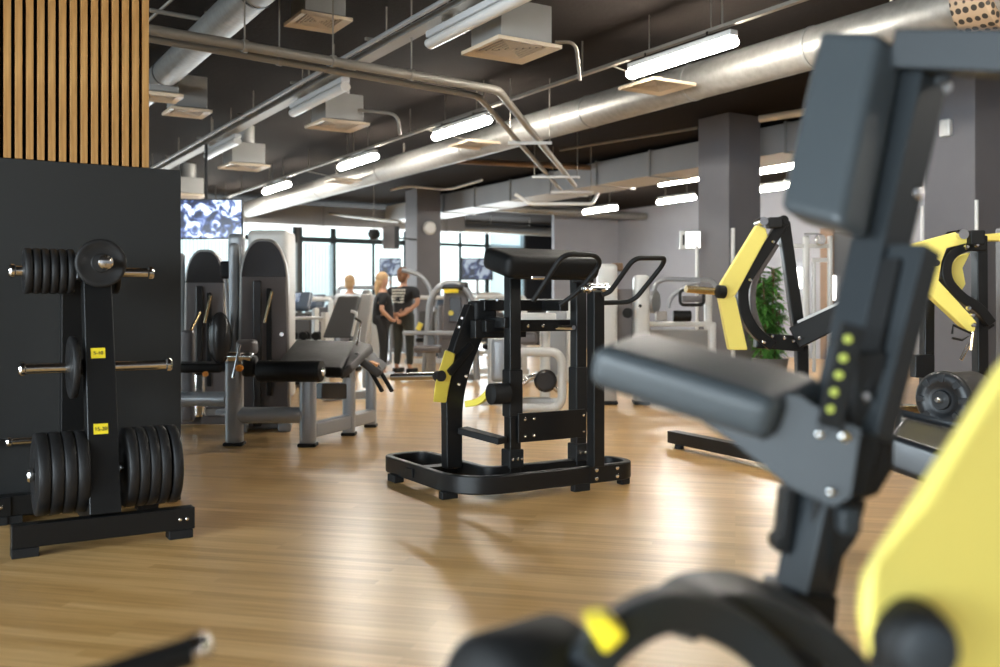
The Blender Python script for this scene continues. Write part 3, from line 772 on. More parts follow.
# ================================================================== CENTRE MACHINE
F0 = cw(-.27, 5.75, 0)
def K(s_, t_, z): return V((F0.x + s_, F0.y + t_, z))
cm = thing('standing_leg_machine', 'black plate loaded standing kickback machine with chest pad and looped handles, centre of the floor', 'exercise machine', K(.6, .3, 0))
loop = [K(.06, 0, .1), K(1.37, 0, .1), K(1.37, .29, .1), K(.40, .29, .1), K(.38, 1.14, .1), K(.06, 1.14, .1)]
part('base_frame', MB().sweep(fillet(loop, [.34, .15, .13, .12, .14, .12], 8, True), .05, .115, closed=True), M['black'], cm, bevel=.012)
part('foot_plate', MB().box2(K(.33, .025, .085), K(.50, .265, .10)), M['blackmatte'], cm)
part('base_crossbar', MB().box2(K(.02, .62, .07), K(.36, .72, .13)), M['black'], cm, bevel=.005)
for s_, t_, a_, b_ in ((.06, .92, .05, .12), (.10, .22, .08, .05), (.95, .0, .09, .05), (.36, 1.0, .05, .09), (1.3, .26, .06, .05), (1.33, .05, .05, .06)):
    part('rubber_foot', MB().box2(K(s_ - a_, t_ - b_ * .5, 0), K(s_ + a_ * .4, t_ + b_ * .5, .05)), M['blackmatte'], cm, bevel=.006)
# curved rear column
rp = fillet([K(.30, .59, .12), K(.30, .59, .72), K(.50, .59, 1.17)], .3, 8)
part('rear_column', MB().sweep(rp, .115, .085, up=YV, w_end=.19), M['black'], cm, bevel=.008)
part('rear_column_cap', MB().pad(K(.53, .59, 1.16), XV, YV, UP, (.17, .13, .14), .03), M['blackmatte'], cm)
# posts
for nm, s_, t_, zt_ in (('front_post', .594, .3, 1.43), ('front_post', 1.125, .3, 1.43)):
    path = fillet([K(s_, t_, .10), K(s_, t_, 1.22), K(s_ + .03, t_ + .05, zt_)], .12, 5)
    part(nm, MB().sweep(path, .085, .08, up=YV), M['black'], cm, bevel=.006)
    part('guide_shoe', MB().box2(K(s_ - .055, t_ - .055, .14), K(s_ + .055, t_ + .055, .26)), M['blackmatte'], cm, bevel=.008)
    part('guide_sleeve', MB().box2(K(s_ - .052, t_ - .05, .47), K(s_ + .052, t_ + .05, .78)), M['blackmatte'], cm, bevel=.01)
part('handle_post', MB().box2(K(.97, -.085, .16), K(1.055, -.005, 1.285)), M['black'], cm, bevel=.004)
mb = MB(); mb.box2(K(.98, -.03, .05), K(1.25, -.025, .15)); part('mounting_plate', mb, M['black'], cm)
mb = MB()
for q in (1.03, 1.20):
    for z in (.075, .13): disc_bolt(mb, K(q, -.03, z), -YV, .014)
part('bolt', mb, M['chrome'], cm)
part('post_cap', MB().lathe(K(.91, -.045, 1.305), XV, [(0, .014), (.006, .024), (.03, .026), (.04, .018), (.05, .03), (.165, .03), (.17, .036), (.19, .036)], 18), M['chrome'], cm, label='chrome pivot tube')
# cross plate and bolts
part('cross_plate', MB().box2(K(.60, .235, .305), K(1.14, .25, .495)), M['black'], cm, bevel=.004)
mb = MB()
for s_ in (.65, .72, 1.12):
    for z in (.345, .455): disc_bolt(mb, K(s_, .235, z), -YV, .010)
for s_ in (.56, .60, .63, 1.10, 1.14):
    disc_bolt(mb, K(s_, .243, .20), -YV, .009)
part('bolt', mb, M['chrome'], cm)
# upper horizontal members
part('upper_crossbar', MB().box2(K(.50, .50, 1.16), K(1.0, .57, 1.235)), M['black'], cm, bevel=.006)
part('upper_crossbar', MB().box2(K(.45, .40, 1.02), K(1.18, .47, 1.10)), M['black'], cm, bevel=.006)
part('lower_crossbar', MB().box2(K(.40, .45, .98), K(.80, .52, 1.10)), M['black'], cm, bevel=.006)
part('depth_brace', MB().box2(K(.96, .28, 1.16), K(1.03, .62, 1.235)), M['black'], cm, bevel=.006)
part('depth_brace', MB().box2(K(.52, .28, 1.05), K(.58, .62, 1.12)), M['black'], cm, bevel=.006)
part('adjuster_pin', MB().tube([K(1.0, .18, 1.05), K(1.0, .42, 1.05)], .016, 10), M['chrome'], cm)
mb = MB()
for s_, z in ((.70, 1.06), (.78, 1.06), (.62, 1.07), (.9, 1.06)): disc_bolt(mb, K(s_, .40, z), -YV, .012)
part('bolt', mb, M['chrome'], cm)
# chest pad (tilted so the near edge sits lower)
tl = math.radians(14)
Zt = V((0, -math.sin(tl), math.cos(tl))); Yt = V((0, math.cos(tl), math.sin(tl)))
pc = K(.80, .26, 1.475)
part('chest_pad', MB().pad(pc, XV, Yt, Zt, (.74, .34, .15), .06, 5), M['leather'], cm, smooth=60)
part('pad_board', MB().box(pc - Zt * .07, (.60, .28, .02), (XV, Yt, Zt)), M['black'], cm)
mb = MB(); mb.box(K(.68, .14, 1.385), (.11, .05, .045)); part('pad_bracket', mb, M['chrome'], cm, bevel=.01)
part('pad_bracket', MB().box(K(1.12, .24, 1.39), (.10, .12, .08)), M['black'], cm, bevel=.01)
# looped handles
def P6(px, py, d): return C(px, py, d)
h1 = [P6(533, 301, 6.05), P6(563, 254, 5.95), P6(596, 255, 6.1), P6(601, 264, 6.2), P6(578, 292, 6.25), P6(560, 305, 6.3)]
part('handle', MB().tube(fillet(h1, .07, 5), .016, 12), M['blackmatte'], cm)
h2 = [P6(602, 295, 6.2), P6(610, 292, 6.2), P6(634, 258, 6.0), P6(665, 258, 6.2), P6(662, 266, 6.25), P6(633, 302, 6.35), P6(598, 303, 6.3)]
part('handle', MB().tube(fillet(h2, .07, 5), .016, 12), M['blackmatte'], cm)
# yellow lever and weight peg
y0 = P6(449, 352, 6.25); y1 = P6(439, 402, 6.2)
part('loading_plate', MB().prism([P6(445, 350, 6.25), P6(455, 354, 6.32), P6(446, 403, 6.3), P6(433, 402, 6.22), P6(435, 384, 6.22)], FV * .055), M['yellow'], cm, bevel=.006)
part('lever_arm', MB().bar(P6(447, 373, 6.3), P6(470, 345, 6.45), .06, .05), M['black'], cm, bevel=.006)
pk0 = P6(440, 376, 6.25); pk1 = P6(393, 377, 6.75)
part('weight_peg', MB().lathe(pk0, pk1 - pk0, [(0, .026), ((pk1 - pk0).length, .026)], 18), M['chrome'], cm)
part('peg_collar', MB().lathe(pk0 + (pk0 - pk1).normalized() * .02, pk1 - pk0, [(0, .036), (.05, .036), (.06, .032), (.07, .028)], 18), M['blackmatte'], cm)
part('lever_curve', MB().sweep(fillet([P6(466, 404, 6.4), P6(480, 402, 6.3), P6(490, 391, 6.2)], .1, 6), .03, .045), M['yellow'], cm, bevel=.006, label='curved yellow lever')
rc = P6(492, 394, 6.15)
part('roller', MB().lathe(rc - XV * .02, XV, [(0, .045), (.01, .068), (.13, .068), (.14, .05)], 20), M['blackmatte'], cm)
part('step_bar', MB().bar(P6(462, 430, 6.4), P6(503, 441, 6.2), .10, .045), M['blackmatte'], cm, bevel=.01)
mb = MB()
for px, py in ((462, 318), (459, 327), (466, 376), (459, 384), (497, 300)): disc_bolt(mb, P6(px, py, 6.28), -FV, .012, .03)
part('bolt', mb, M['chrome'], cm)

# ================================================================== LEG CURL STATION (left)
lc = thing('leg_curl_machine', 'silver framed lying leg curl bench with black pads and orange lever', 'exercise machine', Zp(290, 440, 0))
def vpost(px, pyt, pyb, d, w, dpt, m, parent, name='leg', sole=True):
    b = C(px, pyb, d); b.z = 0.0; tp = C(px, pyt, d)
    o = part(name, MB().pad((b + tp) / 2 + UP * .0, RV, FV, UP, (w, dpt, tp.z), min(w, dpt) * .42, 5), m, parent, smooth=60)
    if sole: part('rubber_sole', MB().pad(V((b.x, b.y, .015)), RV, FV, UP, (w + .02, dpt + .02, .03), .012, 3), M['blackmatte'], parent)
    return o
vpost(234.5, 360, 445, 8.25, .145, .13, M['silver'], lc)
vpost(308, 372, 447, 8.2, .135, .13, M['silver'], lc)
vpost(349, 360, 437, 8.9, .11, .13, M['silver'], lc)
vpost(371, 352, 430, 9.5, .10, .12, M['silver'], lc)
q0 = C(240, 415, 8.25); q1 = C(303, 415, 8.2)
part('cross_tube', MB().tube([q0, q1], .07, 18), M['silver'], lc)
q0 = C(312, 430, 8.25); q1 = C(349, 421, 8.9); q2 = C(372, 415, 9.5)
part('base_rail', MB().sweep([q0, q1, q2], .09, .13), M['silver'], lc, bevel=.02)
part('under_rail', MB().box2(C(318, 398, 8.9), C(344, 383, 9.0)), M['shroud2'], lc, bevel=.01)
part('under_rail', MB().bar(C(318, 391, 8.6), C(346, 391, 8.9), .1, .14), M['shroud2'], lc, bevel=.01)
q0 = C(236, 371, 8.2); q1 = C(321, 371, 8.05)
axv = (q1 - q0).normalized(); Lr = (q1 - q0).length
part('roller_pad', MB().lathe(C(258, 371, 8.16), axv, [(0, .05), (.01, .085), (.02, .092), (.56, .092), (.57, .085), (.575, .04)], 28), M['leather'], lc)
part('roller_cap', MB().lathe(C(320, 372, 8.05), axv, [(0, .035), (.03, .035), (.04, .025)], 18), M['chrome'], lc)
part('pivot_tube', MB().lathe(C(230, 357, 8.2), axv, [(0, .045), (.2, .045), (.21, .03)], 20), M['chrome'], lc)
part('pivot_housing', MB().pad(C(247, 347, 8.25), RV, FV, UP, (.17, .16, .13), .05, 5), M['shroud'], lc, smooth=60)
part('pivot_housing', MB().pad(C(250, 366, 8.2), RV, FV, UP, (.12, .14, .18), .04, 5), M['black'], lc, smooth=60)
part('stop_lever', MB().tube([C(233, 378, 8.1), C(240, 345, 8.15)], .012, 8), M['chrome'], lc)
part('range_knob', MB().lathe(C(240, 368, 8.05), -FV, [(0, .03), (.03, .03), (.04, .02)], 14), M['orange'], lc)
# bench pads: main and knee wedge
def quadpad(parent, name, pts, th, m, r=.02):
    """pad from four top corners (near-left, near-right, far-right, far-left) with thickness straight down"""
    a, b, c_, d_ = [V(p) for p in pts]; cen = (a + b + c_ + d_) / 4
    X = ((b - a) + (c_ - d_)) / 2; Y = ((d_ - a) + (c_ - b)) / 2; Z = X.cross(Y).normalized()
    if Z.z < 0: Z = -Z
    Yo = Z.cross(X).normalized()
    bm = bmesh.new(); bmesh.ops.create_cube(bm, size=1.0)
    cor = {(-1, -1): a, (1, -1): b, (1, 1): c_, (-1, 1): d_}
    for v in bm.verts:
        k = (1 if v.co.x > 0 else -1, 1 if v.co.y > 0 else -1); v.co = cor[k] - (Z * th if v.co.z < 0 else V((0, 0, 0)))
    bmesh.ops.bevel(bm, geom=bm.edges[:], offset=r, segments=5, profile=0.55, affect='EDGES')
    mb = MB(); bm.verts.ensure_lookup_table()
    for i, v in enumerate(bm.verts): v.index = i
    mb.add([v.co.copy() for v in bm.verts], [tuple(v.index for v in f.verts) for f in bm.faces]); bm.free()
    return part(name, mb, m, parent, smooth=60)
quadpad(lc, 'bench_pad', [C(274, 366, 8.6), C(342, 368, 8.45), C(357, 341, 9.3), C(296, 339, 9.5)], .09, M['leather'], .03)
quadpad(lc, 'bench_pad', [C(339, 372, 8.5), C(350, 364, 8.5), C(372, 344, 9.2), C(355, 340, 9.3)], .08, M['greypad'], .02)
quadpad(lc, 'chest_rest', [C(356, 352, 8.9), C(383, 372, 8.9), C(388, 364, 9.5), C(358, 342, 9.4)], .08, M['greypad'], .03)
part('pad_underside', MB().bar(C(358, 358, 9.0), C(378, 366, 9.0), .16, .04), M['orange'], lc)
for a, b in (((368, 366), (382, 391)), ((377, 366), (392, 391))):
    part('hand_grip', MB().tube([C(*a, 9.0), C(*b, 8.85)], .02, 10), M['blackmatte'], lc)
part('support_arm', MB().bar(C(330, 372, 8.7), C(349, 372, 8.9), .1, .1), M['black'], lc)
part('lever_rod', MB().tube([C(357, 345, 9.0), C(361, 322, 9.2), C(355, 318, 9.2)], .012, 8), M['chrome'], lc)
part('rear_block', MB().box(C(333, 390, 8.9), (.2, .1, .14), ax), M['shroud2'], lc, bevel=.01)

# weight stack towers
def tower(c, w, h, dp, lb, dark=False, rod=True):
    """tall shroud with rounded shoulders, pale trim arch, slot and smoked cap; c = floor centre of the front face; face towards camera-left"""
    t = thing('weight_stack_tower', lb, 'exercise machine', c)
    X = V((CA * .97, -SA * .6, 0)).normalized(); Y = UP.cross(X)
    def arch(w_, h_, sh, n=10):
        pts = [(-w_ / 2, 0)]
        for i in range(n + 1):
            a = PI - (PI / 2) * i / n; pts.append((-w_ / 2 * .92 + sh + sh * math.cos(a), h_ - sh * 2.3 + sh * 2.3 * math.sin(a)))
        for i in range(n + 1):
            a = PI / 2 - (PI / 2) * i / n; pts.append((w_ / 2 * .92 - sh + sh * math.cos(a), h_ - sh * 2.3 + sh * 2.3 * math.sin(a)))
        pts.append((w_ / 2, 0)); return pts
    o = [c + X * a + UP * b for a, b in arch(w, h, w * .38)]
    part('trim_frame', MB().prism(o, Y * dp), M['cream'], t, bevel=.02)
    i_ = [c + X * a + UP * (b + .08) - Y * .025 for a, b in arch(w * .91, h * .985 - .08, w * .35)]
    part('shroud', MB().prism(i_, Y * .05), M['shroud'], t, bevel=.012)
    hz = h * .80
    cap = [p for p in i_ if p.z > hz]; cap = [V((i_[0].x, i_[0].y, hz))] + cap + [V((i_[-1].x, i_[-1].y, hz))]
    part('smoked_cap', MB().prism([p - Y * .012 for p in cap], Y * .02), M['shroud2'], t, bevel=.004)
    part('weight_slot', MB().box(c + UP * h * .46 - Y * .04 + X * w * .10, (w * .10, .03, h * .56), (X, Y, UP)), M['blackmatte'], t, bevel=.01)
    part('centre_rib', MB().box(c + UP * h * .40 - Y * .045 - X * w * .12, (w * .16, .05, h * .76), (X, Y, UP)), M['shroud2'], t, bevel=.015)
    part('side_column', MB().pad(c + UP * (h * .49) - X * w * .58 + Y * dp * .4, X, Y, UP, (w * .20, .14, h * .98), .05, 4), M['silver'], t, smooth=60)
    if rod: part('guide_rod', MB().tube([c + UP * h * .56 - Y * .12 + X * w * .02, c + UP * h * .75 - Y * .1 + X * w * .16 - UP * .05], .014, 8), M['brass'], t)
    for s_ in (-1, 1): part('base_foot', MB().pad(c + X * s_ * w * .4 + Y * dp * .3 + UP * .04, X, Y, UP, (.12, dp + .3, .08), .02, 3), M['silver'], t)
    part('selector_pin', MB().lathe(c + UP * h * .5 - Y * .05 + X * w * .34, -Y, [(0, .012), (.05, .012), (.055, .02), (.07, .02)], 12), M['chrome'], t)
    part('warning_knob', MB().lathe(c + UP * h * .30 - Y * .05 - X * w * .02, -Y, [(0, .02), (.03, .02), (.035, .014)], 12), M['orange'], t)
    return t
c1 = C(264, 300, 9.3); c1.z = 0; tower(c1, .50, 1.84, .35, 'tall weight stack tower with taupe shroud and pale trim behind the leg curl bench')
c2 = C(205, 300, 10.4); c2.z = 0; tower(c2, .46, 1.80, .32, 'weight stack tower partly behind the charcoal wall, under the television')
# machine in front of second tower
m2 = thing('seated_machine', 'dark seated machine with round backed pad beside the charcoal partition', 'exercise machine', Zp(200, 412, 0))
part('back_disc', MB().ellipsoid(C(220, 338, 9.2), RV, FV, UP, .115, .07, .25), M['shroud2'], m2, smooth=60)
part('seat_pad', MB().pad(C(200, 367, 9.3), RV, FV, UP, (.52, .4, .09), .035, 5), M['leather'], m2, smooth=60)
part('base_tube', MB().tube([C(165, 399, 9.3), C(227, 399, 9.2)], .07, 16), M['silver'], m2)
part('seat_post', MB().pad(C(200, 395, 9.4), RV, FV, UP, (.08, .1, .42), .02, 3), M['chrome'], m2)
part('base_rail', MB().bar(V((*C(170, 414, 9.6).xy, .06)), V((*C(228, 414, 9.6).xy, .06)), .1, .09), M['shroud'], m2, bevel=.02)
part('upright', MB().pad((C(188, 330, 9.5) + V((*C(188, 330, 9.5).xy, .05))) / 2, RV, FV, UP, (.12, .12, C(188, 330, 9.5).z - .05), .04, 4), M['shroud'], m2)
part('range_knob', MB().lathe(C(206, 374, 9.0), -FV, [(0, .025), (.03, .025)], 12), M['orange'], m2)
part('lever_rod', MB().tube([C(191, 330, 9.1), C(200, 312, 9.2)], .013, 8), M['brass'], m2)
# silver upright with headrest at its right
m3 = thing('seated_machine', 'silver upright with small black oval headrest between the two towers', 'exercise machine', V((*C(238, 330, 10.15).xy, 0)))
part('upright', MB().pad(V((*C(237, 330, 10.15).xy, .98)), RV, FV, UP, (.17, .14, 1.94), .06, 5), M['silver'], m3, smooth=60)
part('headrest', MB().pad(C(226, 270, 9.7), RV, FV, UP, (.11, .07, .18), .035, 6), M['leather'], m3, smooth=60)
part('head_stem', MB().tube([C(226, 278, 9.75), C(229, 320, 9.8)], .018, 8), M['silver'], m3)
part('foot', MB().pad(V((*C(237, 330, 10.15).xy, .03)), RV, FV, UP, (.3, .5, .06), .02, 3), M['silver'], m3)
# white box housing right of tower
bb = C(268, 236, 12.5)
t = thing('vending_cabinet', 'tall white rounded cabinet behind the taupe tower', 'cabinet', V((*bb.xy, 0)))
part('body', MB().pad(V((*C(272, 236, 12.5).xy, 1.08)), RV, FV, UP, (.52, .5, 2.16), .08, 4), M['white'], t, smooth=60)
part('kick_plate', MB().box(V((*C(272, 236, 12.2).xy, .05)), (.4, .02, .1), ax), M['shroud'], t)

# ================================================================== BACKGROUND MACHINES
def bg_pillar(parent, px, pt, pb, d, w, dp, m, name='upright'):
    tp = C(px, pt, d); bt = C(px, pb, d)
    return part(name, MB().pad((tp + bt) / 2, RV, FV, UP, (w, dp, tp.z - bt.z), min(w, dp) * .35, 3), m, parent, smooth=60)
def ztub(parent, pts, r, m, name='frame_tube', fl=.15, closed=False): return part(name, MB().tube(fillet(pts, fl, 5, closed), r, 12, closed), m, parent)

# seated press with grey back rest (between the bench and the people)
t = thing('seated_press_machine', 'grey reclined back rest machine behind the leg curl bench', 'exercise machine', V((*C(345, 370, 11.8).xy, 0)))
quad = [C(322, 338, 11.8), C(352, 338, 11.8), C(360, 296, 12.2), C(338, 296, 12.2)]
nx = (quad[3] - quad[0]).cross(quad[1] - quad[0]).normalized()
part('back_rest', MB().prism(quad, FV * .10), M['greypad'], t, bevel=.03, seg=4)
part('side_shell', MB().prism([C(352, 344, 11.9), C(366, 344, 11.9), C(372, 294, 12.2), C(361, 294, 12.2)], FV * .2), M['cream'], t, bevel=.02)
ztub(t, [C(341, 370, 12), C(345, 345, 12), C(358, 345, 12)], .05, M['white'])
part('seat', MB().pad(C(335, 352, 11.8), RV, FV, UP, (.5, .45, .1), .04, 4), M['leather'], t, smooth=60)
part('base_rail', MB().bar(V((*C(322, 380, 12).xy, .06)), V((*C(375, 376, 12.4).xy, .06)), .12, .1), M['silver'], t, bevel=.02)
ztub(t, [C(352, 336, 11.6), C(357, 313, 11.6), C(351, 311, 11.6)], .018, M['whitepipe'], 'hand_lever', .05)
bg_pillar(t, 367, 290, 388, 12.6, .12, .12, M['cream'])

# treadmill row at far left window
def treadmill(px, pt, d, lb, col='white'):
    g = V((*C(px, pt, d).xy, 0)); t = thing('treadmill', lb, 'treadmill', g, 'cardio machines by the far windows')
    part('deck', MB().pad(g + FV * .3 + UP * .12, RV, FV, UP, (.8, 1.9, .14), .03, 3), M['shroud2'], t)
    part('belt', MB().box(g + FV * .25 + UP * .195, (.5, 1.6, .01), (RV, FV, UP)), M['blackmatte'], t)
    for s_ in (-1, 1):
        part('upright', MB().bar(g + RV * s_ * .38 + UP * .15 - FV * .5, g + RV * s_ * .36 + UP * 1.15 - FV * .35, .08, .12), M[col], t, bevel=.02)
        part('handrail', MB().tube([g + RV * s_ * .36 + UP * 1.05 - FV * .35, g + RV * s_ * .36 + UP * .95 + FV * .2], .025, 8), M[col], t)
    part('console', MB().pad(g + UP * 1.25 - FV * .42, RV, (FV + UP * .8).normalized(), (UP - FV * .8).normalized(), (.62, .38, .09), .04, 4), M['bluegrey'], t, smooth=60)
    part('console_screen', MB().box(g + UP * 1.31 - FV * .48, (.32, .2, .01), (RV, (FV + UP * .8).normalized(), (UP - FV * .8).normalized())), M['screen2'], t)
    return t
treadmill(296, 290, 14.5, 'treadmill with rounded dark console right of the taupe tower')
treadmill(312, 292, 17.5, 'treadmill under the far left window, behind the nearer console', 'silver')
treadmill(452, 292, 21.0, 'treadmill beyond the far column beside the small television', 'silver')
# small wall bars rack at 290,265
t = thing('dumbbell_rack', 'tiered rack with dumbbells next to the taupe tower', 'rack', V((*C(296, 340, 13.2).xy, 0)))
for zz_ in (.35, .7, 1.02):
    part('shelf', MB().box(V((*C(299, 340, 13.2).xy, zz_)), (.75, .35, .04), ax), M['white'], t, bevel=.01)
for s_ in (-1, 1): part('upright', MB().box(V((*(C(299, 340, 13.2) + RV * s_ * .36).xy, .55)), (.06, .3, 1.1), ax), M['white'], t)
for k in range(4):
    for zz_ in (.37, .72):
        c = V((*(C(299, 340, 13.2) + RV * (-.26 + .17 * k)).xy, zz_ + .06))
        d = thing('dumbbell', 'small dumbbell on the tiered rack beside the taupe tower', 'dumbbell', c, 'dumbbells on the tiered rack')
        part('handle', MB().tube([c - FV * .12, c + FV * .12], .014, 8), M['chrome'], d)
        for s_ in (-1, 1): part('weight_head', MB().lathe(c + FV * s_ * .1 - FV * .03, FV, [(0, .05), (.01, .06), (.05, .06), (.06, .05)], 14), M['blackmatte'], d)

# grey machine behind the people gap (420-480)
t = thing('selectorized_machine', 'silver arched machine with yellow badge right of the two people', 'exercise machine', V((*C(452, 372, 14.8).xy, 0)))
ztub(t, [V((*C(424, 360, 14.8).xy, .05)), C(430, 300, 14.8), C(440, 284, 14.8), C(462, 283, 14.8), C(474, 300, 14.8), V((*C(477, 360, 14.8).xy, .05))], .05, M['silver'], 'arch_frame', .4)
part('weight_shroud', MB().prism([C(441, 340, 14.9), C(444, 290, 14.9), C(450, 284, 14.9), C(462, 284, 14.9), C(468, 292, 14.9), C(470, 340, 14.9)], FV * .25), M['shroud'], t, bevel=.03)
part('shroud_window', MB().prism([C(449, 322, 14.85), C(450, 297, 14.85), C(461, 297, 14.85), C(462, 322, 14.85)], FV * .05), M['shroud2'], t, bevel=.01)
part('top_cap', MB().pad(C(455, 286, 14.9), RV, FV, UP, (.42, .3, .12), .05, 4), M['shroud2'], t, smooth=60)
part('badge', MB().box(C(451, 291, 14.68), (.22, .01, .06), ax), M['ylabel'], t)
part('selector_knob', MB().lathe(C(451, 313, 14.75), -FV, [(0, .04), (.05, .04)], 12), M['yellow'], t)
part('table_shelf', MB().pad(C(440, 333, 14.4), RV, FV, UP, (1.1, .25, .06), .02, 3), M['silver'], t)
bg_pillar(t, 431, 334, 373, 14.5, .14, .14, M['silver'])
part('seat', MB().pad(C(428, 349, 14.3), RV, FV, UP, (.4, .4, .1), .04, 4), M['shroud'], t, smooth=60)
part('yellow_grip', MB().tube([C(418, 330, 14.3), C(421, 323, 14.3)], .04, 10), M['yellow'], t)
part('base_rail', MB().bar(V((*C(395, 375, 15).xy, .08)), V((*C(436, 375, 15).xy, .08)), .12, .1), M['silver'], t, bevel=.02)
part('base_rail', MB().bar(V((*C(436, 373, 14.9).xy, .08)), V((*C(478, 368, 15.1).xy, .08)), .12, .1), M['silver'], t, bevel=.02)
ztub(t, [C(402, 270, 15.2), C(420, 274, 15.2), C(432, 290, 15.2), C(430, 330, 14.9)], .035, M['silver'], 'swing_arm', .4)
# machine behind the left of centre
t = thing('selectorized_machine', 'silver box framed machine seen through the centre machine', 'exercise machine', V((*C(540, 410, 10.6).xy, 0)))
lp = [C(520, 352, 10.6), C(556, 352, 10.6), C(562, 360, 10.6), C(562, 400, 10.6), C(556, 408, 10.6), C(518, 408, 10.6), C(514, 400, 10.6), C(514, 358, 10.6)]
part('loop_frame', MB().tube(fillet(lp, .12, 5, True), .05, 14, True), M['white'], t)
part('hub', MB().lathe(C(545, 380, 10.9), -FV, [(0, .1), (.12, .13), (.16, .1)], 20), M['shroud2'], t)
ztub(t, [C(522, 384, 10.8), C(535, 374, 10.8), C(560, 392, 10.8)], .03, M['chrome'], 'cam_lever', .1)
bg_pillar(t, 500, 338, 382, 11, .2, .15, M['silver'])
for px in (494, 505): bg_pillar(t, px, 345, 378, 11, .06, .1, M['silver'], 'leg')
part('base_rail', MB().bar(V((*C(480, 404, 11.2).xy, .09)), V((*C(560, 405, 11.0).xy, .09)), .12, .1), M['white'], t, bevel=.02)
part('upper_shelf', MB().pad(C(530, 318, 11.2), RV, FV, UP, (.6, .2, .12), .03, 3), M['white'], t)
part('seat_shell', MB().pad(C(520, 338, 11.2), RV, FV, UP, (.4, .3, .14), .05, 4), M['shroud'], t, smooth=60)
bg_pillar(t, 545, 318, 404, 11.4, .12, .12, M['white'])
bg_pillar(t, 492, 326, 404, 11.6, .1, .12, M['white'])
# further row, low machines
def low_machine(px, py, d, w, lb, m1, m2_, arch=True):
    g = V((*C(px, py, d).xy, 0)); t = thing('gym_machine', lb, 'exercise machine', g, 'machines in the far rows')
    zt_ = C(px, py, d).z
    part('base_rail', MB().box(g + UP * .07, (w, .12, .1), ax), M[m1], t, bevel=.02)
    part('base_rail', MB().box(g + UP * .07 + FV * .35, (.12, .8, .1), ax), M[m1], t, bevel=.02)
    for s_ in (-.42, .42): part('upright', MB().pad(g + RV * s_ * w + UP * zt_ / 2, RV, FV, UP, (.09, .12, zt_), .03, 3), M[m1], t, smooth=60)
    if arch: part('arch_bar', MB().tube(fillet([g + RV * -.42 * w + UP * (zt_ - .1), g + RV * -.42 * w + UP * (zt_ + .05), g + RV * .42 * w + UP * (zt_ + .05), g + RV * .42 * w + UP * (zt_ - .1)], .12, 5), .04, 10), M[m1], t)
    part('weight_shroud', MB().pad(g + RV * .25 * w + UP * zt_ * .48 + FV * .25, RV, FV, UP, (w * .3, .3, zt_ * .9), .06, 4), M[m2_], t, smooth=60)
    part('seat', MB().pad(g + UP * .5 - FV * .1 - RV * .1 * w, RV, FV, UP, (.4, .4, .09), .04, 4), M['leather'], t, smooth=60)
    part('back_rest', MB().pad(g + UP * .82 + FV * .1 - RV * .1 * w, RV, FV, UP, (.34, .1, .5), .04, 4), M['greypad'], t, smooth=60)
    return t
low_machine(500, 300, 16.5, 1.0, 'far pale machine just left of the chest pad posts', 'white', 'silver')
low_machine(540, 305, 15.0, 1.1, 'far pale machine behind the two front posts of the centre machine', 'white', 'silver')
low_machine(318, 300, 20.0, 1.2, 'far silver machine below the left windows', 'silver', 'bluegrey')
low_machine(480, 296, 23.0, 1.2, 'far machine under the small right television', 'white', 'shroud')
low_machine(385, 300, 24.0, 1.2, 'far machine behind the two people', 'silver', 'shroud')

low_machine(306, 302, 16.2, 1.0, 'far cream machine between the taupe tower and the grey back rest', 'white', 'shroud')
low_machine(362, 290, 19.0, 1.1, 'far silver machine with arched top left of the woman', 'silver', 'white')
low_machine(432, 300, 19.5, 1.1, 'far machine behind the silver arched machine', 'white', 'shroud')
# white twin tower station (595-715)
t = thing('cable_station', 'white twin column machine against the grey wall, right of the looped handles', 'exercise machine', V((*C(625, 405, 11.7).xy, 0)))
for px, pt, w in ((607, 264, .24), (641, 275, .19)):
    b_ = V((*C(px, 405, 11.7).xy, 0)); tp = C(px, pt, 11.7).z
    part('column_shell', MB().pad(b_ + UP * (tp / 2 + .08), RV, FV, UP, (w, .22, tp - .16), .07, 5), M['white'], t, smooth=60)
    part('column_foot', MB().pad(b_ + UP * .14, RV, FV, UP, (w * .9, .24, .28), .05, 4), M['cream'], t, smooth=60)
    part('rubber_sole', MB().pad(b_ + UP * .025, RV, FV, UP, (w, .26, .05), .02, 3), M['blackmatte'], t)
part('brown_cap', MB().pad(C(617, 267, 11.8), RV, FV, UP, (.14, .1, .1), .02, 3), M['brownwood'], t)
part('pulley', MB().lathe(C(627, 313, 11.4), -FV, [(0, .06), (.06, .06)], 16), M['blackmatte'], t)
part('rear_plate', MB().box(C(624, 330, 11.8), (.25, .04, 1.0), ax), M['shroud'], t)
mb = MB(); disc_bolt(mb, C(640, 306, 11.5), -FV, .02, .03); part('bolt', mb, M['blackmatte'], t)
# white bench frame with hoop bars
t = thing('bench_machine', 'low white frame with grey hoop bars and black rollers before the grey wall', 'exercise machine', V((*C(675, 400, 12).xy, 0)))
ztub(t, [C(654, 300, 12.2), C(655, 284, 12.2), C(664, 279, 12.2), C(712, 280, 12.2), C(718, 290, 12.2)], .03, M['silver'], 'hoop_bar', .12)
ztub(t, [C(668, 308, 12), C(670, 298, 12), C(688, 284, 12), C(700, 282, 12)], .028, M['silver'], 'hoop_bar', .12)
part('frame_beam', MB().pad(C(675, 324, 12), RV, FV, UP, (.92, .12, .06), .02, 3), M['white'], t)
for px in (646, 712): bg_pillar(t, px, 322, 402, 12, .09, .12, M['white'], 'leg')
bg_pillar(t, 708, 290, 330, 12, .09, .1, M['white'], 'bracket_arm')
part('roller', MB().lathe(C(673, 316, 11.9), RV, [(0, .06), (.01, .07), (.21, .07), (.22, .06)], 18), M['leather'], t)
part('roller_mount', MB().box(C(661, 316, 12), (.14, .1, .12), ax), M['cream'], t, bevel=.02)
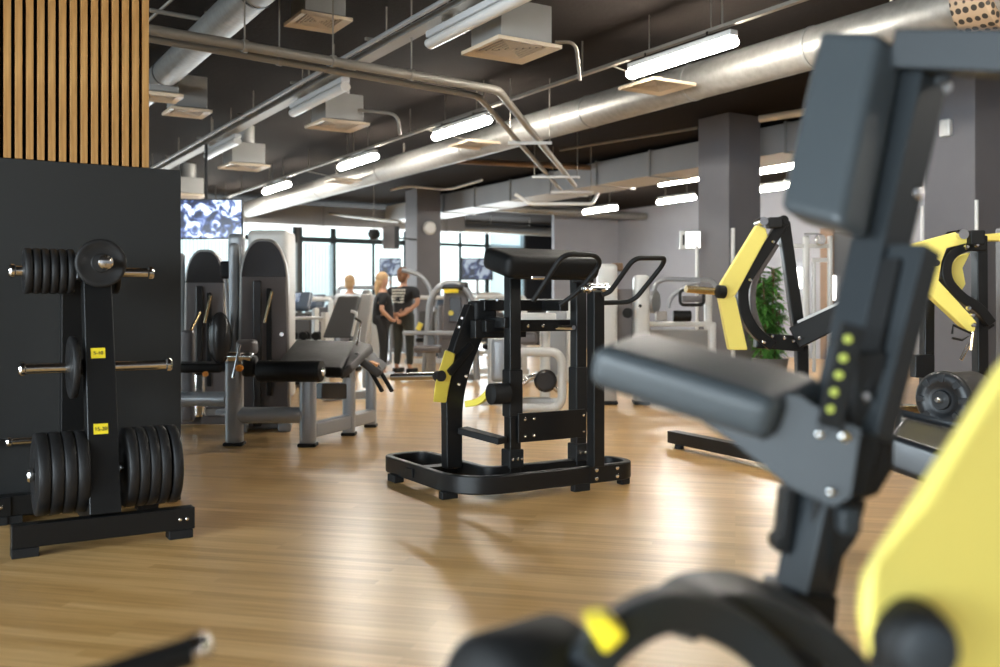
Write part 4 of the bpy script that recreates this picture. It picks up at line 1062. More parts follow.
part('disc_plate', MB().lathe(C(652, 302, 12.1), RV * .8 - FV * .5, [(0, .14), (.06, .14)], 20), M['silver'], t)
ztub(t, [C(680, 305, 11.8), C(680, 290, 11.8), C(704, 290, 11.8), C(704, 305, 11.8)], .02, M['blackmatte'], 'grip_bar', .06, True)
part('console', MB().pad(C(692, 299, 11.9), RV, FV, UP, (.26, .1, .08), .02, 3), M['shroud'], t)
part('back_plate', MB().box(C(680, 345, 12.3), (.8, .06, .4), ax), M['cream'], t, bevel=.02)

# ================================================================== RIGHT YELLOW MACHINE
ym_ = thing('plate_loaded_press', 'black and yellow plate loaded press with angled yellow arm, in front of the green plant', 'exercise machine', V((*C(770, 420, 8.2).xy, 0)))
D = 8.0
part('yellow_arm', MB().prism([C(757, 225, D), C(766, 228, D), C(768, 236, D), C(736, 295, D), C(728, 300, D), C(718, 292, D), C(722, 282, D)], FV * .09), M['yelpale'], ym_, bevel=.012, label='pale yellow angled arm', seg=3)
part('yellow_arm', MB().prism([C(718, 294, D), C(736, 297, D), C(748, 350, D), C(729, 350, D)], FV * .08), M['yelpale'], ym_, bevel=.012, label='pale yellow lower arm', seg=3)
part('frame_curve', MB().sweep(fillet([C(783, 222, D + .1), C(742, 285, D + .1), C(742, 308, D + .1), C(752, 330, D + .1), C(772, 346, D + .1)], .25, 6), .09, .10, up=FV), M['black'], ym_, bevel=.01)
part('frame_curve', MB().sweep(fillet([C(776, 244, D + .25), C(752, 282, D + .25), C(752, 312, D + .25), C(764, 340, D + .25)], .2, 6), .05, .08, up=FV), M['shroud'], ym_, bevel=.01)
part('a_post', MB().bar(C(783, 222, D + .2), C(801, 350, D + .2), .10, .09, side=RV), M['black'], ym_, bevel=.01)
part('a_post', MB().bar(C(801, 345, D + .2), V((*C(803, 430, D + .2).xy, .06)), .10, .09, side=RV), M['black'], ym_, bevel=.01)
part('seat_beam', MB().bar(C(755, 340, D + .15), C(802, 344, D + .15), .12, .13), M['black'], ym_, bevel=.01)
part('press_beam', MB().bar(C(795, 338, D + .1), C(880, 294, D - .2), .10, .19), M['blackmatte'], ym_, bevel=.012)
part('press_rail', MB().bar(C(798, 322, D + .05), C(872, 288, D - .2), .06, .02), M['cream'], ym_)
pk0 = C(722, 292, D); pk1 = C(686, 289, D - .1)
part('weight_peg', MB().lathe(pk0, pk1 - pk0, [(0, .03), ((pk1 - pk0).length, .03)], 18), M['brass'], ym_)
part('peg_collar', MB().lathe(pk0 - FV * .03, pk1 - pk0, [(-.01, .055), (.05, .055), (.06, .04)], 20), M['blackmatte'], ym_)
part('top_pivot', MB().lathe(C(764, 221, D - .05), FV, [(0, .035), (.2, .035)], 18), M['chrome'], ym_)
part('top_pivot', MB().pad(C(774, 223, D), RV, FV, UP, (.12, .12, .09), .02, 3), M['blackmatte'], ym_)
part('top_pivot', MB().lathe(C(784, 220, D), FV, [(0, .04), (.2, .04)], 18), M['blackmatte'], ym_)
mb = MB()
for px, py in ((773, 242), (750, 280), (772, 336), (784, 338), (799, 338), (793, 341), (764, 342)): disc_bolt(mb, C(px, py, D - .02), -FV, .014, .03)
part('bolt', mb, M['chrome'], ym_)
f0 = Zp(672, 447, 0); f1 = Zp(800, 475, 0)
part('base_beam', MB().bar(V((f0.x, f0.y, .09)), V((f1.x, f1.y, .09)), .10, .1), M['black'], ym_, bevel=.005)
part('rubber_foot', MB().lathe(V((f0.x, f0.y, 0)) + (f1 - f0).normalized() * .1, UP, [(0, .04), (.04, .035)], 14), M['blackmatte'], ym_)
part('base_beam', MB().bar(V((*C(803, 430, D + .2).xy, .06)), V((f1.x, f1.y, .07)), .10, .1), M['black'], ym_, bevel=.005)
part('hip_pad', MB().bar(C(742, 312, D + .2), C(765, 337, D + .2), .05, .05), M['cream'], ym_, bevel=.01)

# plant behind it
plant = thing('potted_plant', 'green leafy potted bamboo plant seen through the yellow press', 'plant', V((*C(770, 390, 13.2).xy, 0)))
pb = V((*C(770, 390, 13.2).xy, 0))
part('pot', MB().lathe(pb, UP, [(0, .16), (.02, .18), (.45, .24), (.47, .25), (.47, .2), (.40, .19)], 28), M['pot'], plant)
st = MB(); lf = MB()
rnd = random.Random(3)
for i in range(16):
    a = rnd.uniform(0, 2 * PI); rr = rnd.uniform(0, .12); lean = rnd.uniform(.03, .16); h_ = rnd.uniform(1.1, 1.85)
    p0 = pb + V((math.cos(a) * rr, math.sin(a) * rr, .4)); p1 = pb + V((math.cos(a) * (rr + lean), math.sin(a) * (rr + lean), h_))
    st.tube([p0, lerp(p0, p1, .5) + V((.01, 0, 0)), p1], .009, 6)
    for k in range(60):
        q = lerp(p0, p1, rnd.uniform(.1, 1)); b = rnd.uniform(0, 2 * PI); L_ = rnd.uniform(.14, .26); w_ = L_ * .17
        dirv = V((math.cos(b), math.sin(b), rnd.uniform(-.9, .5))).normalized(); sd = dirv.cross(UP).normalized(); nn = sd.cross(dirv)
        lf.add([q, q + dirv * L_ * .4 + sd * w_ + nn * .01, q + dirv * L_ - nn * .02, q + dirv * L_ * .4 - sd * w_ + nn * .01, q + dirv * L_ * .4 - nn * .003],
               [(0, 1, 4), (1, 2, 4), (2, 3, 4), (3, 0, 4)])
part('stem', st, M['stem'], plant); lo = part('foliage', lf, M['leaf'], plant, smooth=0); lo['kind'] = 'stuff'
# cable tower behind it
t = thing('cable_pulldown', 'pale cable pulldown frame between the yellow press and the dark post', 'exercise machine', V((*C(815, 380, 12).xy, 0)))
for px, w in ((806, .07), (830, .05)): bg_pillar(t, px, 236, 370, 12, w, .08, M['white'])
bg_pillar(t, 814, 262, 372, 12, .035, .05, M['white'], 'guide_rod')
part('top_beam', MB().bar(C(793, 246, 12), C(832, 246, 12), .06, .05), M['white'], t)
part('pulley_guard', MB().lathe(C(819, 240, 11.9), -FV, [(0, .06), (.05, .07), (.08, .06)], 16), M['chrome'], t)
part('lat_bar', MB().tube([C(804, 234, 11.9), C(818, 234, 11.9), C(826, 240, 11.9)], .012, 8), M['silver'], t)
part('cross_beam', MB().bar(C(812, 260, 12), C(832, 260, 12), .05, .05), M['white'], t)
part('base_plate', MB().box(V((*C(817, 380, 12).xy, .04)), (.6, .8, .08), ax), M['shroud'], t)
# right wall doorway area: brown frame, dark opening, bright slot windows as glowing boxes
wxx = WX - .02
def wallpanel(name, pxa, pya, pxb, pyb, m, th=.04, **kw):
    a = Xp(pxa, pya, wxx); b = Xp(pxb, pyb, wxx)
    mb = MB(); mb.box2((wxx - th, a.y, a.z), (wxx, b.y, b.z))
    return mb
struct('door_1', wallpanel('d', 834, 232, 858, 385, M['darkdoor']), M['darkdoor'])
struct('trim_1', wallpanel('d', 822, 228, 835, 385, M['brownwood'], .06), M['brownwood'])
struct('trim_2', wallpanel('d', 858, 228, 872, 385, M['brownwood'], .06), M['brownwood'])
for i, (pa, pb_, lb) in enumerate((((797, 268), (802, 288), 'narrow glowing box for a slot window left of the pale cable frame'), ((829, 276), (836, 300), 'narrow glowing box for a slot window by the brown door frame'))):
    a = Xp(pa[0], pa[1], wxx - .07); b = Xp(pb_[0], pb_[1], wxx - .07)
    mb = MB(); mb.box2((wxx - .12, a.y, a.z), (wxx - .06, b.y, b.z)); solo('slot_window_glow', mb, M['sign'], lb, 'window', bevel=.01)

# ================================================================== FAR RIGHT YELLOW MACHINE
fr = thing('plate_loaded_row', 'black and yellow plate loaded machine with curved arms at the right edge', 'exercise machine', V((*C(960, 400, 7.0).xy, 0)))
D = 6.6
part('yellow_arm', MB().prism([C(912, 244, D), C(960, 231, D), C(972, 233, D), C(968, 243, D), C(925, 254, D), C(912, 252, D)], FV * .08), M['yelpale'], fr, bevel=.01, label='yellow upper arm', seg=3)
part('yellow_arm', MB().prism([C(925, 254, D), C(948, 246, D), C(942, 262, D), C(939, 282, D), C(930, 275, D)], FV * .07), M['yelpale'], fr, bevel=.01, seg=3)
part('yellow_arm', MB().prism([C(925, 274, D), C(935, 276, D), C(977, 322, D), C(975, 332, D), C(968, 331, D), C(924, 290, D)], FV * .08), M['yelpale'], fr, bevel=.01, label='yellow lower arm', seg=3)
part('yellow_arm', MB().prism([C(985, 234, D + .2), C(1012, 232, D + .2), C(1012, 241, D + .2), C(987, 241, D + .2)], FV * .07), M['yelpale'], fr, bevel=.01)
part('yellow_arm', MB().prism([C(960, 256, D + .12), C(971, 252, D + .12), C(963, 268, D + .12), C(966, 284, D + .12), C(962, 291, D + .12), C(953, 287, D + .12), C(949, 278, D + .12), C(952, 264, D + .12)], FV * .06), M['yelpale'], fr, bevel=.008)
part('frame_curve', MB().sweep(fillet([C(985, 246, D + .05), C(962, 246, D + .05), C(945, 258, D + .05), C(944, 280, D + .05), C(960, 298, D + .05), C(978, 308, D + .05), C(990, 324, D + .05)], .16, 6), .07, .08, up=FV), M['black'], fr, bevel=.01)
part('frame_curve', MB().sweep(fillet([C(932, 262, D + .12), C(944, 278, D + .12), C(960, 300, D + .12), C(982, 316, D + .12), C(990, 328, D + .12)], .2, 6), .06, .06, up=FV), M['black'], fr, bevel=.01)
part('upright', MB().bar(C(979, 236, D + .12), V((*C(981, 420, D + .12).xy, .02)), .075, .10, side=RV), M['black'], fr, bevel=.008)
part('upright', MB().bar(C(1005, 228, D + .3), V((*C(1006, 420, D + .3).xy, .02)), .09, .10, side=RV), M['shroud'], fr, bevel=.008)
part('top_pivot', MB().lathe(C(964, 234, D - .05), FV, [(0, .035), (.2, .035)], 16), M['chrome'], fr)
part('top_pivot', MB().box(C(974, 238, D), (.10, .12, .10), ax), M['blackmatte'], fr, bevel=.01)
part('peg_socket', MB().lathe(C(936, 263, D - .01), -FV, [(0, .022), (.015, .022)], 16), M['ink'], fr)
part('loop_stirrup', MB().tube([C(952, 334, D), C(953, 325, D), C(972, 334, D), C(962, 340, D), C(952, 338, D)], .009, 8), M['black'], fr)
part('pull_handle', MB().tube([C(969, 344, D), C(961, 360, D)], .012, 8), M['chrome'], fr)
part('pull_strap', MB().tube([C(973, 332, D), C(971, 350, D)], .012, 8), M['brass'], fr)
mb = MB()
for px, py in ((966, 247), (976, 245), (968, 308), (972, 315), (973, 325)): disc_bolt(mb, C(px, py, D - .03), -FV, .016, .03)
part('bolt', mb, M['chrome'], fr)
part('stack_post', MB().bar(C(927, 300, D + .3), V((*C(926, 430, D + .3).xy, .02)), .07, .1, side=RV), M['black'], fr, bevel=.008)
part('stack_block', MB().box(C(922, 366, D + .2), (.14, .1, .16), ax), M['black'], fr, bevel=.01)
part('storage_shelf', MB().box(C(903, 410, D - .1), (.18, .14, .07), ax), M['brass'], fr, bevel=.01)
# storage peg with plates facing us
pa = (RV * .80 + FV * .6).normalized()
pc0 = C(941, 400, 6.0)
part('weight_peg', MB().lathe(pc0 - pa * .05, pa, [(0, .014), (.01, .02), (.5, .02)], 16), M['chrome'], fr)
part('peg_arm', MB().bar(pc0 + pa * .35, V((*C(981, 399, D + .12).xy, (pc0 + pa * .35).z)), .06, .06), M['black'], fr)
def gripplate(c, axis, R, th, lb, grp):
    t = thing('weight_plate', lb, 'weight plate', c, grp); axis = V(axis).normalized()
    part('disc', MB().lathe(c, axis, [(0, .024), (0, R * .3), (.012, R * .34), (.012, R * .52), (0, R * .58), (0, R - .02), (.02, R), (th - .015, R), (th, R - .015), (th, .024)], 40), M['grip'], t, smooth=50)
    a = axis.cross(UP).normalized(); b = axis.cross(a)
    mb = MB()
    for k in range(8):
        q = 2 * PI * k / 8; dr = a * math.cos(q) + b * math.sin(q)
        mb.bar(c + dr * R * .60 + axis * .002, c + dr * R * .90 + axis * .002, .028, .014, side=dr.cross(axis), w1=.05)
    part('rib', mb, M['grip'], t, bevel=.004)
    part('hub_ring', MB().lathe(c - axis * .006, axis, [(0, .03), (0, .055), (.01, .06), (.012, .03)], 24), M['grip'], t)
    return t
gripplate(pc0, pa, .18, .06, 'ribbed black plate with silver hub on the low peg beside the yellow cover', None)
part('roller_pad', MB().lathe(pc0 + pa * .07, pa, [(0, .10), (.01, .15), (.03, .165), (.30, .165), (.32, .15)], 36), M['greypad'], fr, smooth=60)

# dark rounded bench behind the foreground machine
bn = thing('flat_bench', 'black padded bench with a pale top sheen between the dark post and yellow cover', 'bench', V((*C(925, 440, 4.6).xy, 0)))
quadpad(bn, 'bench_pad', [C(888, 433, 4.2), C(962, 458, 4.0), C(990, 437, 4.4), C(903, 417, 4.8)], .16, M['gloss'], .035)
part('bench_rail', MB().box(C(975, 478, 4.35), (.1, .3, .06), ax), M['black'], bn, bevel=.01)
for px, dd in ((975, 4.5), (975, 4.25)):
    b_ = C(px, 470, dd); part('leg', MB().box(V((b_.x, b_.y, b_.z / 2)), (.06, .06, b_.z), ax), M['black'], bn, bevel=.008)

# ================================================================== FOREGROUND MACHINE
fg = thing('adjustable_seat_machine', 'large blurred slate and black seat post machine in the near foreground at right', 'exercise machine', V((*C(830, 600, 1.75).xy, 0)))
D1, D2 = 1.62, 1.85
SD = (RV * .93 + FV * .36).normalized()      # direction the post's side face runs
# post frame: axis in image from (793,600) to (925,40)
def onpost(k, off=0.0, dd=0.0):
    """k=0 foot, 1 top"""
    px = 793 + (918 - 793) * k; py = 600 + (50 - 600) * k; d = 1.72 + .12 * k
    return C(px, py, d) + RV * off + FV * dd
axis = (onpost(1) - onpost(0)).normalized()
def cpost(pa, da, pb, db, w, h, name, m, bev=.004):
    """square tube, near vertical edge running through two picture points, faces parallel to the room"""
    a = C(*pa, da); b = C(*pb, db); off = XV * w / 2 + YV * h / 2
    return part(name, MB().bar(a + off, b + off, w, h, side=XV), m, fg, bevel=bev)
cpost((927, 55), 1.80, (860, 350), 1.70, .078, .075, 'main_post', M['slate'])
cpost((860, 350), 1.70, (806, 600), 1.66, .078, .075, 'main_post', M['slate'])
cpost((876, 352), 1.69, (838, 500), 1.65, .03, .05, 'marker_rail', M['slate'], .003)
cpost((925, 247), 1.68, (876, 440), 1.63, .05, .078, 'outer_slide', M['slate'])
cpost((899, 262), 1.70, (868, 400), 1.65, .05, .06, 'inner_slide', M['blackmatte'])
part('marker_strip', MB().bar(C(829, 428, 1.60), C(853, 325, 1.62), .042, .012, side=RV), M['blackmatte'], fg, bevel=.003)
for px, py in ((848, 339), (843.5, 358), (839, 375), (834, 392), (830, 409)):
    part('position_marker', MB().lathe(C(px, py, 1.60), -FV, [(-.004, .0062), (.003, .0062), (.004, .005)], 20), M['greenlime'], fg, label='lime green position dot')
part('side_bracket', MB().prism([C(700, 380, 1.72), C(800, 395, 1.64), C(826, 412, 1.62), C(862, 430, 1.60), C(852, 498, 1.60), C(834, 508, 1.60), C(790, 488, 1.62), C(735, 444, 1.68), C(650, 388, 1.78)], FV * .012), M['slate'], fg, bevel=.003, label='slate coloured side plate')
part('gear_housing', MB().prism([C(856, 352, 1.66), C(888, 350, 1.66), C(884, 440, 1.66), C(868, 500, 1.66), C(838, 498, 1.66), C(850, 420, 1.66)], FV * .10), M['blackmatte'], fg, bevel=.008)
part('gear_housing', MB().prism([C(872, 425, 1.7), C(897, 425, 1.7), C(896, 470, 1.7), C(880, 496, 1.7), C(862, 502, 1.7)], FV * .09), M['black'], fg, bevel=.012)
mb = MB()
for px, py in ((820, 434), (831, 492)): disc_bolt(mb, C(px, py, 1.595), -FV, .006, .005)
disc_bolt(mb, C(905, 255, 1.75), -FV, .009, .02); disc_bolt(mb, C(916, 193, 1.79), -FV, .011, .012)
disc_bolt(mb, C(844, 436, 1.595), -FV, .009, .01); disc_bolt(mb, C(865, 396, 1.655), -FV, .009, .01)
part('bolt', mb, M['chrome'], fg)
part('clamp_knob', MB().pad(C(848, 520, 1.62), RV, FV, UP, (.034, .04, .045), .01, 3), M['slate'], fg)
part('foot_block', MB().prism([C(816, 500, 1.68), C(868, 500, 1.68), C(858, 540, 1.68), C(843, 560, 1.68), C(826, 600, 1.7), C(800, 600, 1.7)], FV * .10), M['black'], fg, bevel=.006)
part('toothed_rack', MB().prism([C(785, 490, 1.7), C(798, 484, 1.7), C(790, 556, 1.7), C(776, 552, 1.7), C(775, 540, 1.7), C(781, 535, 1.7)], FV * .05), M['blackmatte'], fg, bevel=.005)
# lower leg of the post, out of the frame bottom
lp0 = C(800, 585, 1.72)
part('lower_post', MB().bar(lp0, V((lp0.x - .05, lp0.y + .03, 0.06)), .10, .12, side=RV), M['black'], fg, bevel=.006)
part('floor_beam', MB().box(V((lp0.x - .05, lp0.y + .03, .04)), (.9, .12, .08), ax), M['black'], fg, bevel=.006)
# seat pad
def seat_corner(px, py, d): return C(px, py, d)
quadpad(fg, 'seat_pad', [C(592, 344, 1.72), C(776, 402, 1.60), C(828, 376, 1.76), C(640, 328, 1.92)], .08, M['fgleather_lit'], .03)
part('seat_board', MB().prism([C(640, 402, 1.74), C(760, 440, 1.64), C(800, 428, 1.74), C(680, 385, 1.84)], UP * .012), M['black'], fg)
# head / back pad
P0 = C(838, 228, 1.70); P1 = C(880, 28, 1.80); U_ = (P1 - P0).normalized()
X_ = (XV - U_ * XV.dot(U_)).normalized(); Y_ = (U_.cross(X_) + UP * .36).normalized()
part('back_pad', MB().pad((P0 + P1) / 2 + X_ * .043 + Y_ * .075, X_, Y_, U_, (.086, .15, (P1 - P0).length * .97), .026, 6), M['fgleather_lit'], fg, smooth=60)
part('pad_mount', MB().box(C(893, 140, 1.86), (.05, .04, .2), ax), M['black'], fg, bevel=.006)
# top beam going right
part('top_beam', MB().bar(C(905, 52, 1.84), C(1060, 56, 1.62), .10, .072), M['slate'], fg, bevel=.004)
part('beam_gusset', MB().prism([C(905, 36, 1.83), C(955, 37, 1.8), C(952, 80, 1.8), C(925, 90, 1.82)], FV * .10), M['slate'], fg, bevel=.004)
part('beam_bolt', MB().lathe(C(943, 88, 1.84), -FV, [(0, .013), (.012, .013), (.016, .008)], 14), M['silver'], fg)
# curved bottom arm with yellow tag and roller
arc = [C(585, 672, 1.17), C(600, 648, 1.19), C(628, 624, 1.22), C(660, 609, 1.25), C(697, 611, 1.29), C(732, 626, 1.32), C(765, 652, 1.34), C(795, 690, 1.36), C(815, 740, 1.38)]
part('curved_arm', MB().sweep(fillet(arc, .05, 4), .054, .045, up=FV), M['slate'], fg, bevel=.008)
arc2 = [C(664, 622, 1.38), C(694, 600, 1.40), C(738, 597, 1.43), C(782, 613, 1.46), C(818, 634, 1.48), C(850, 668, 1.5), C(875, 730, 1.5)]
part('curved_arm', MB().sweep(fillet(arc2, .05, 4), .05, .13, up=FV), M['slate'], fg, bevel=.008)
part('end_cap', MB().prism([C(584, 622, 1.15), C(608, 617, 1.15), C(628, 637, 1.15), C(606, 657, 1.15)], FV * .05 ), M['ylabel'], fg, bevel=.006, label='yellow end tag')
part('roller_pad', MB().lathe(C(474, 724, 1.16), (RV * .75 + FV * .65), [(0, .05), (.01, .085), (.03, .10), (.15, .10), (.17, .085), (.18, .05)], 36), M['blackmatte'], fg, smooth=60)
part('roller_axle', MB().tube([C(520, 700, 1.25), C(600, 670, 1.34)], .018, 12), M['black'], fg)

# large yellow cover
yc = thing('machine_cover', 'big pale yellow curved machine cover filling the lower right corner', 'exercise machine', V((*C(960, 640, 1.05).xy, 0)))
E = 1.02
pts = [C(1060, 300, E + .18), C(1000, 372, E + .12), C(965, 428, E + .08), C(920, 498, E + .04), C(880, 560, E), C(861, 590, E), C(858, 620, E), C(866, 660, E), C(885, 720, E), C(930, 790, E), C(1080, 800, E + .1)]
part('cover_shell', MB().prism(pts, FV * .08 + RV * .03), M['yelpale'], yc, bevel=.02, seg=5, smooth=50)
kn = C(920, 646, E - .02)
part('end_knob', MB().lathe(kn + FV * .03, -(FV * .9 + RV * .1), [(0, .042), (.03, .042), (.042, .039), (.05, .034), (.052, .03)], 36), M['blackmatte'], yc, smooth=60)
part('knob_face', MB().lathe(kn - FV * .018, -(FV * .9 + RV * .1), [(0, .03), (.006, .029), (.008, .025)], 32), M['slate'], yc)
part('knob_neck', MB().bar(kn + FV * .02, kn + FV * .02 - UP * .16 - RV * .02, .078, .05, side=RV), M['blackmatte'], yc, bevel=.015)
part('support_leg', MB().bar(C(980, 740, E + .06), V((*C(980, 740, E + .06).xy, 0)), .09, .06, side=RV), M['black'], yc, bevel=.006)

# bar end at bottom left
bl = thing('padded_bar', 'blurred black padded bar with a silver end cap at the lower left edge', 'bar', V((*C(120, 680, 1.3).xy, 0)))
e0 = C(196, 650, 1.22); e1 = C(60, 694, 1.12)
dv = (e1 - e0).normalized()
part('grip', MB().lathe(e0 - dv * .002, dv, [(0, .017), (.01, .019), (.55, .019)], 24), M['blackmatte'], bl, smooth=60)
part('end_cap', MB().lathe(e0 - dv * .02, dv, [(0, .010), (.004, .0165), (.01, .020), (.03, .020)], 24), M['chrome'], bl)
ee = e0 + dv * .5
part('support_stand', MB().bar(ee, V((ee.x, ee.y, 0)), .05, .05, side=RV), M['black'], bl, bevel=.005)

# ================================================================== PEOPLE
def skin_body(name, verts, edges, m, parent, sub=2):
    """verts: [(co, rx, ry)], one root at index 0"""
    org = wloc(parent)
    me = bpy.data.meshes.new(name); me.from_pydata([V(v[0]) - org for v in verts], edges, [])
    o = bpy.data.objects.new('tmp', me); COL.objects.link(o)
    sk = o.modifiers.new('s', 'SKIN'); sk.use_smooth_shade = True
    ss = o.modifiers.new('ss', 'SUBSURF'); ss.levels = sub; ss.render_levels = sub
    for i, v in enumerate(verts):
        me.skin_vertices[0].data[i].radius = (v[1], v[2]); me.skin_vertices[0].data[i].use_root = (i == 0)
    bpy.context.view_layer.update()
    ev = bpy.data.meshes.new_from_object(o.evaluated_get(bpy.context.evaluated_depsgraph_get()))
    bpy.data.objects.remove(o)
    ev.materials.clear(); ev.materials.append(m)
    for p in ev.polygons: p.use_smooth = True
    r = bpy.data.objects.new(name, ev); link(r, parent); return r

def person(g, R_, Fw, H, lb, hair, hands_back=False, bulk=1.0, shirt=M['shirt'], trous=M['trouser'], female=False, longhair=False, arm_pose=None):
    """g: floor point; R_: person's lateral axis on camera right; Fw: the direction the person faces"""
    t = thing('person', lb, 'person', g)
    s = H / 1.78
    def q(r, f, z): return g + R_ * r * s * bulk + Fw * f * s + UP * z * s
    sw = .215 if not female else .165
    if hands_back:
        arms = [(q(-sw - .02, -.02, 1.40), .055, .055), (q(-sw - .09, -.06, 1.18), .045, .045), (q(-.13, -.17, .99), .033, .033), (q(-.03, -.20, .95), .035, .025),
                (q(sw + .02, -.02, 1.40), .055, .055), (q(sw + .09, -.06, 1.18), .045, .045), (q(.13, -.17, 1.0), .033, .033), (q(.03, -.20, .97), .035, .025)]
    else:
        arms = [(q(-sw - .02, 0, 1.38), .05, .05), (q(-sw - .10, .02, 1.15), .04, .04), (q(-sw - .06, .20, 1.06), .03, .03), (q(-sw - .02, .28, 1.08), .032, .022),
                (q(sw + .02, 0, 1.38), .05, .05), (q(sw + .08, -.02, 1.14), .04, .04), (q(sw + .04, .14, .98), .03, .03), (q(sw, .22, .96), .032, .022)]
    vs = [(q(0, 0, .98), .135, .095), (q(0, 0, 1.18), .115, .09), (q(0, 0, 1.34), .16, .11), (q(0, 0, 1.46), .07, .06), (q(0, .0, 1.52), .05, .05), (q(0, .02, 1.60), .072, .085), (q(0, .02, 1.69), .078, .09), (q(0, .01, 1.745), .05, .06),
          (q(-.10, 0, .88), .09, .09), (q(-.11, .02, .50), .058, .058), (q(-.12, -.02, .10), .04, .04), (q(-.13, .10, .04), .04, .03),
          (q(.10, 0, .88), .09, .09), (q(.11, .02, .50), .058, .058), (q(.12, -.02, .10), .04, .04), (q(.14, .10, .04), .04, .03)] + arms
    ed = [(0, 1), (1, 2), (2, 3), (3, 4), (4, 5), (5, 6), (6, 7), (0, 8), (8, 9), (9, 10), (10, 11), (0, 12), (12, 13), (13, 14), (14, 15), (2, 16), (16, 17), (17, 18), (18, 19), (2, 20), (20, 21), (21, 22), (22, 23)]
    body = skin_body('body', vs, ed, M['skin'], t)
    e = .018
    tv_ = [(q(0, 0, .86), .185 * bulk, .15), (q(0, 0, 1.0), .175 * bulk, .14), (q(0, 0, 1.18), .165 * bulk, .135), (q(0, 0, 1.34), .185 * bulk, .14), (q(0, 0, 1.44), .09, .08), (arms[0][0], .075, .075), (lerp(arms[0][0], arms[1][0], .75), .065, .065), (arms[4][0], .075, .075), (lerp(arms[4][0], arms[5][0], .75), .065, .065)]
    skin_body('shirt', tv_, [(0, 1), (1, 2), (2, 3), (3, 4), (3, 5), (5, 6), (3, 7), (7, 8)], shirt, t)
    pv = [(q(0, 0, .96), .185 * bulk, .15), (q(0, 0, 1.10), .16 * bulk, .13)] + [(vs[i][0], vs[i][1] + .022, vs[i][2] + .022) for i in (8, 9)] + [(q(-.12, -.01, .12), .058, .058)] + [(vs[i][0], vs[i][1] + .022, vs[i][2] + .022) for i in (12, 13)] + [(q(.12, -.01, .12), .058, .058)]
    skin_body('trousers', pv, [(0, 1), (0, 2), (2, 3), (3, 4), (0, 5), (5, 6), (6, 7)], trous, t)
    for sgn in (-1, 1): part('shoe', MB().pad(q(sgn * .125, .05, .045), R_, Fw, UP, (.10, .27, .09), .035, 4), M['whitecloth'] if female else M['blackmatte'], t, smooth=60)
    hmb = MB().ellipsoid(q(0, -.018, 1.69), R_, Fw, UP, .098 * s, .112 * s, .105 * s)
    hmb.ellipsoid(q(0, -.05, 1.62), R_, Fw, UP, .085 * s, .07 * s, .10 * s)
    if longhair: hmb.ellipsoid(q(0, -.10, 1.52), R_, Fw, UP, .05 * s, .045 * s, .16 * s)
    part('hair', hmb, hair, t, smooth=80)
    # ears
    for sgn in (-1, 1): part('ear', MB().pad(q(sgn * .082, .02, 1.63), R_, Fw, UP, (.02, .04, .06), .009, 3), M['skin'], t, smooth=60)
    # fingers on each hand, a thumb that leaves the side of the palm
    for hi, ei in ((19, 18), (23, 22)):
        hd = (vs[hi][0] - vs[ei][0]).normalized(); sd = hd.cross(UP).normalized()
        for k in range(4):
            b0 = vs[hi][0] + hd * .02 + UP * (.03 - .02 * k) * s; ln = [.065, .075, .07, .055][k] * s
            part('finger', MB().tube([b0, b0 + hd * ln * .5, b0 + hd * ln * .9 + Fw * .015], .009, 6, r1=.006), M['skin'], t)
        part('finger', MB().tube([vs[hi][0] + UP * .03, vs[hi][0] + UP * .055 + hd * .02, vs[hi][0] + UP * .065 + hd * .045], .010, 6, r1=.007), M['skin'], t)
    if not hands_back or female:
        # face
        part('nose', MB().pad(q(0, .118, 1.615), R_, Fw, UP, (.025, .03, .045), .01, 3), M['skin'], t)
        for sgn in (-1, 1): part('eye', MB().lathe(q(sgn * .032, .098, 1.645), Fw, [(0, .012), (.01, .008)], 10), M['ink'], t)
        part('mouth', MB().pad(q(0, .105, 1.572), R_, Fw, UP, (.045, .015, .012), .005, 2), M['orange'], t)
    return t, q
gm = V((*C(403.5, 372, 17.0).xy, 0))
back = (FV * .85 + RV * .5).normalized(); bR = back.cross(UP).normalized()
pt_, q = person(gm, bR, back, 1.86, 'man in black t-shirt with white back print, hands clasped behind him', M['hairbrown'], hands_back=True, bulk=1.12)
mb = MB()
rr_ = random.Random(5)
for row in range(5):
    x = -.11
    while x < .11:
        w = rr_.uniform(.015, .04); mb.box(q(x + w / 2, -.158, 1.40 - row * .05), (w * .8, .012, .032), (bR, back, UP)); x += w + .008
    if row == 1: pass
part('shirt_print', mb, M['print'], pt_)
gw = V((*C(383, 372, 16.0).xy, 0))
wf = (RV * .9 + FV * .1).normalized(); wR = wf.cross(UP).normalized()
person(gw, wR, wf, 1.74, 'blond woman in black top and trousers standing left of the man', M['hairblond'], female=True, longhair=True, trous=M['shirt'], bulk=1.15)
g3 = V((*C(350, 370, 17.6).xy, 0))
person(g3, (RV * .95 - FV * .2).normalized(), (FV * .95 + RV * .2).normalized(), 1.74, 'person in a white top mostly hidden behind the grey back rest', M['hairblond'], shirt=M['whitecloth'], trous=mat('grey jersey', (.2, .2, .22), .8), hands_back=False)

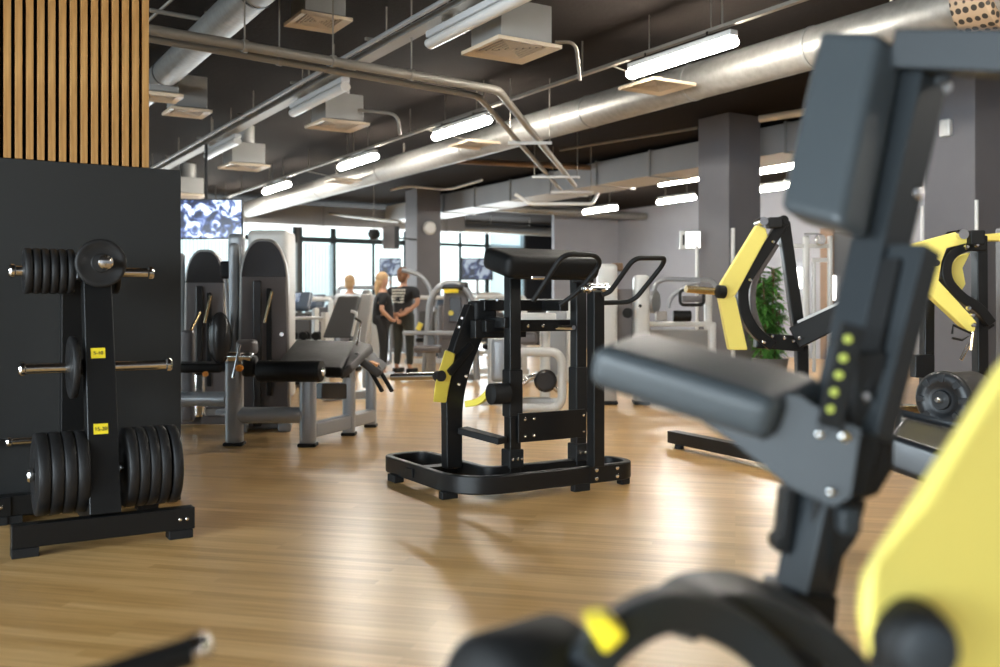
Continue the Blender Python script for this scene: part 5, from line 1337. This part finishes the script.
# ================================================================== LIGHT, WORLD, CAMERA
w = bpy.data.worlds.new('World'); scene.world = w; w.use_nodes = True
nt = w.node_tree; bg = nt.nodes['Background']
sky = nt.nodes.new('ShaderNodeTexSky'); sky.sky_type = 'NISHITA'; sky.sun_elevation = math.radians(38); sky.sun_rotation = math.radians(200); sky.sun_disc = False; sky.air_density = 1.0; sky.dust_density = 3.0
mixw = nt.nodes.new('ShaderNodeMix'); mixw.data_type = 'RGBA'; mixw.inputs[0].default_value = 0.75; mixw.inputs[7].default_value = (0.80, 0.93, 1.0, 1)
nt.links.new(sky.outputs[0], mixw.inputs[6]); nt.links.new(mixw.outputs[2], bg.inputs['Color'])
bg.inputs['Strength'].default_value = 1.0

def area(loc, rot, sx, sy, power, col):
    l = bpy.data.lights.new('window daylight', 'AREA'); l.shape = 'RECTANGLE'; l.size = sx; l.size_y = sy; l.energy = power; l.color = col
    o = bpy.data.objects.new('daylight', l); COL.objects.link(o); o.location = loc; o.rotation_euler = rot; return o
for (a, b), pw in zip(left_open, (330, 330, 330, 40, 40)):
    area((RX0 + .05, (a + b) / 2, 1.9), (0, math.radians(-90), 0), 2.6, b - a - .2, pw, (.78, .90, 1.0))
for a, b in back_open:
    area(((a + b) / 2, RY1 - .2, 2.0), (math.radians(-90), 0, 0), b - a - .2, 3.2, 170, (.86, .95, 1.0))

cam = bpy.data.cameras.new('Camera'); co = bpy.data.objects.new('Camera', cam); COL.objects.link(co)
co.location = (0, 0, EYE); co.rotation_euler = (math.radians(90), 0, -ANG)
cam.sensor_fit = 'HORIZONTAL'; cam.sensor_width = 36; cam.lens = F_PX * 36 / 1000
cam.shift_y = -(333.5 - HOR) / 1000; cam.clip_start = .05; cam.clip_end = 200
cam.dof.use_dof = True; cam.dof.focus_distance = 6.1; cam.dof.aperture_fstop = 1.7
scene.camera = co
vs_ = scene.view_settings; vs_.view_transform = 'Standard'; vs_.look = 'None'; vs_.gamma = 1; vs_.use_curve_mapping = False; vs_.exposure = 1.0
scene.cycles.use_denoising = True
scene.cycles.max_bounces = 8
scene.cycles.sample_clamp_indirect = 6
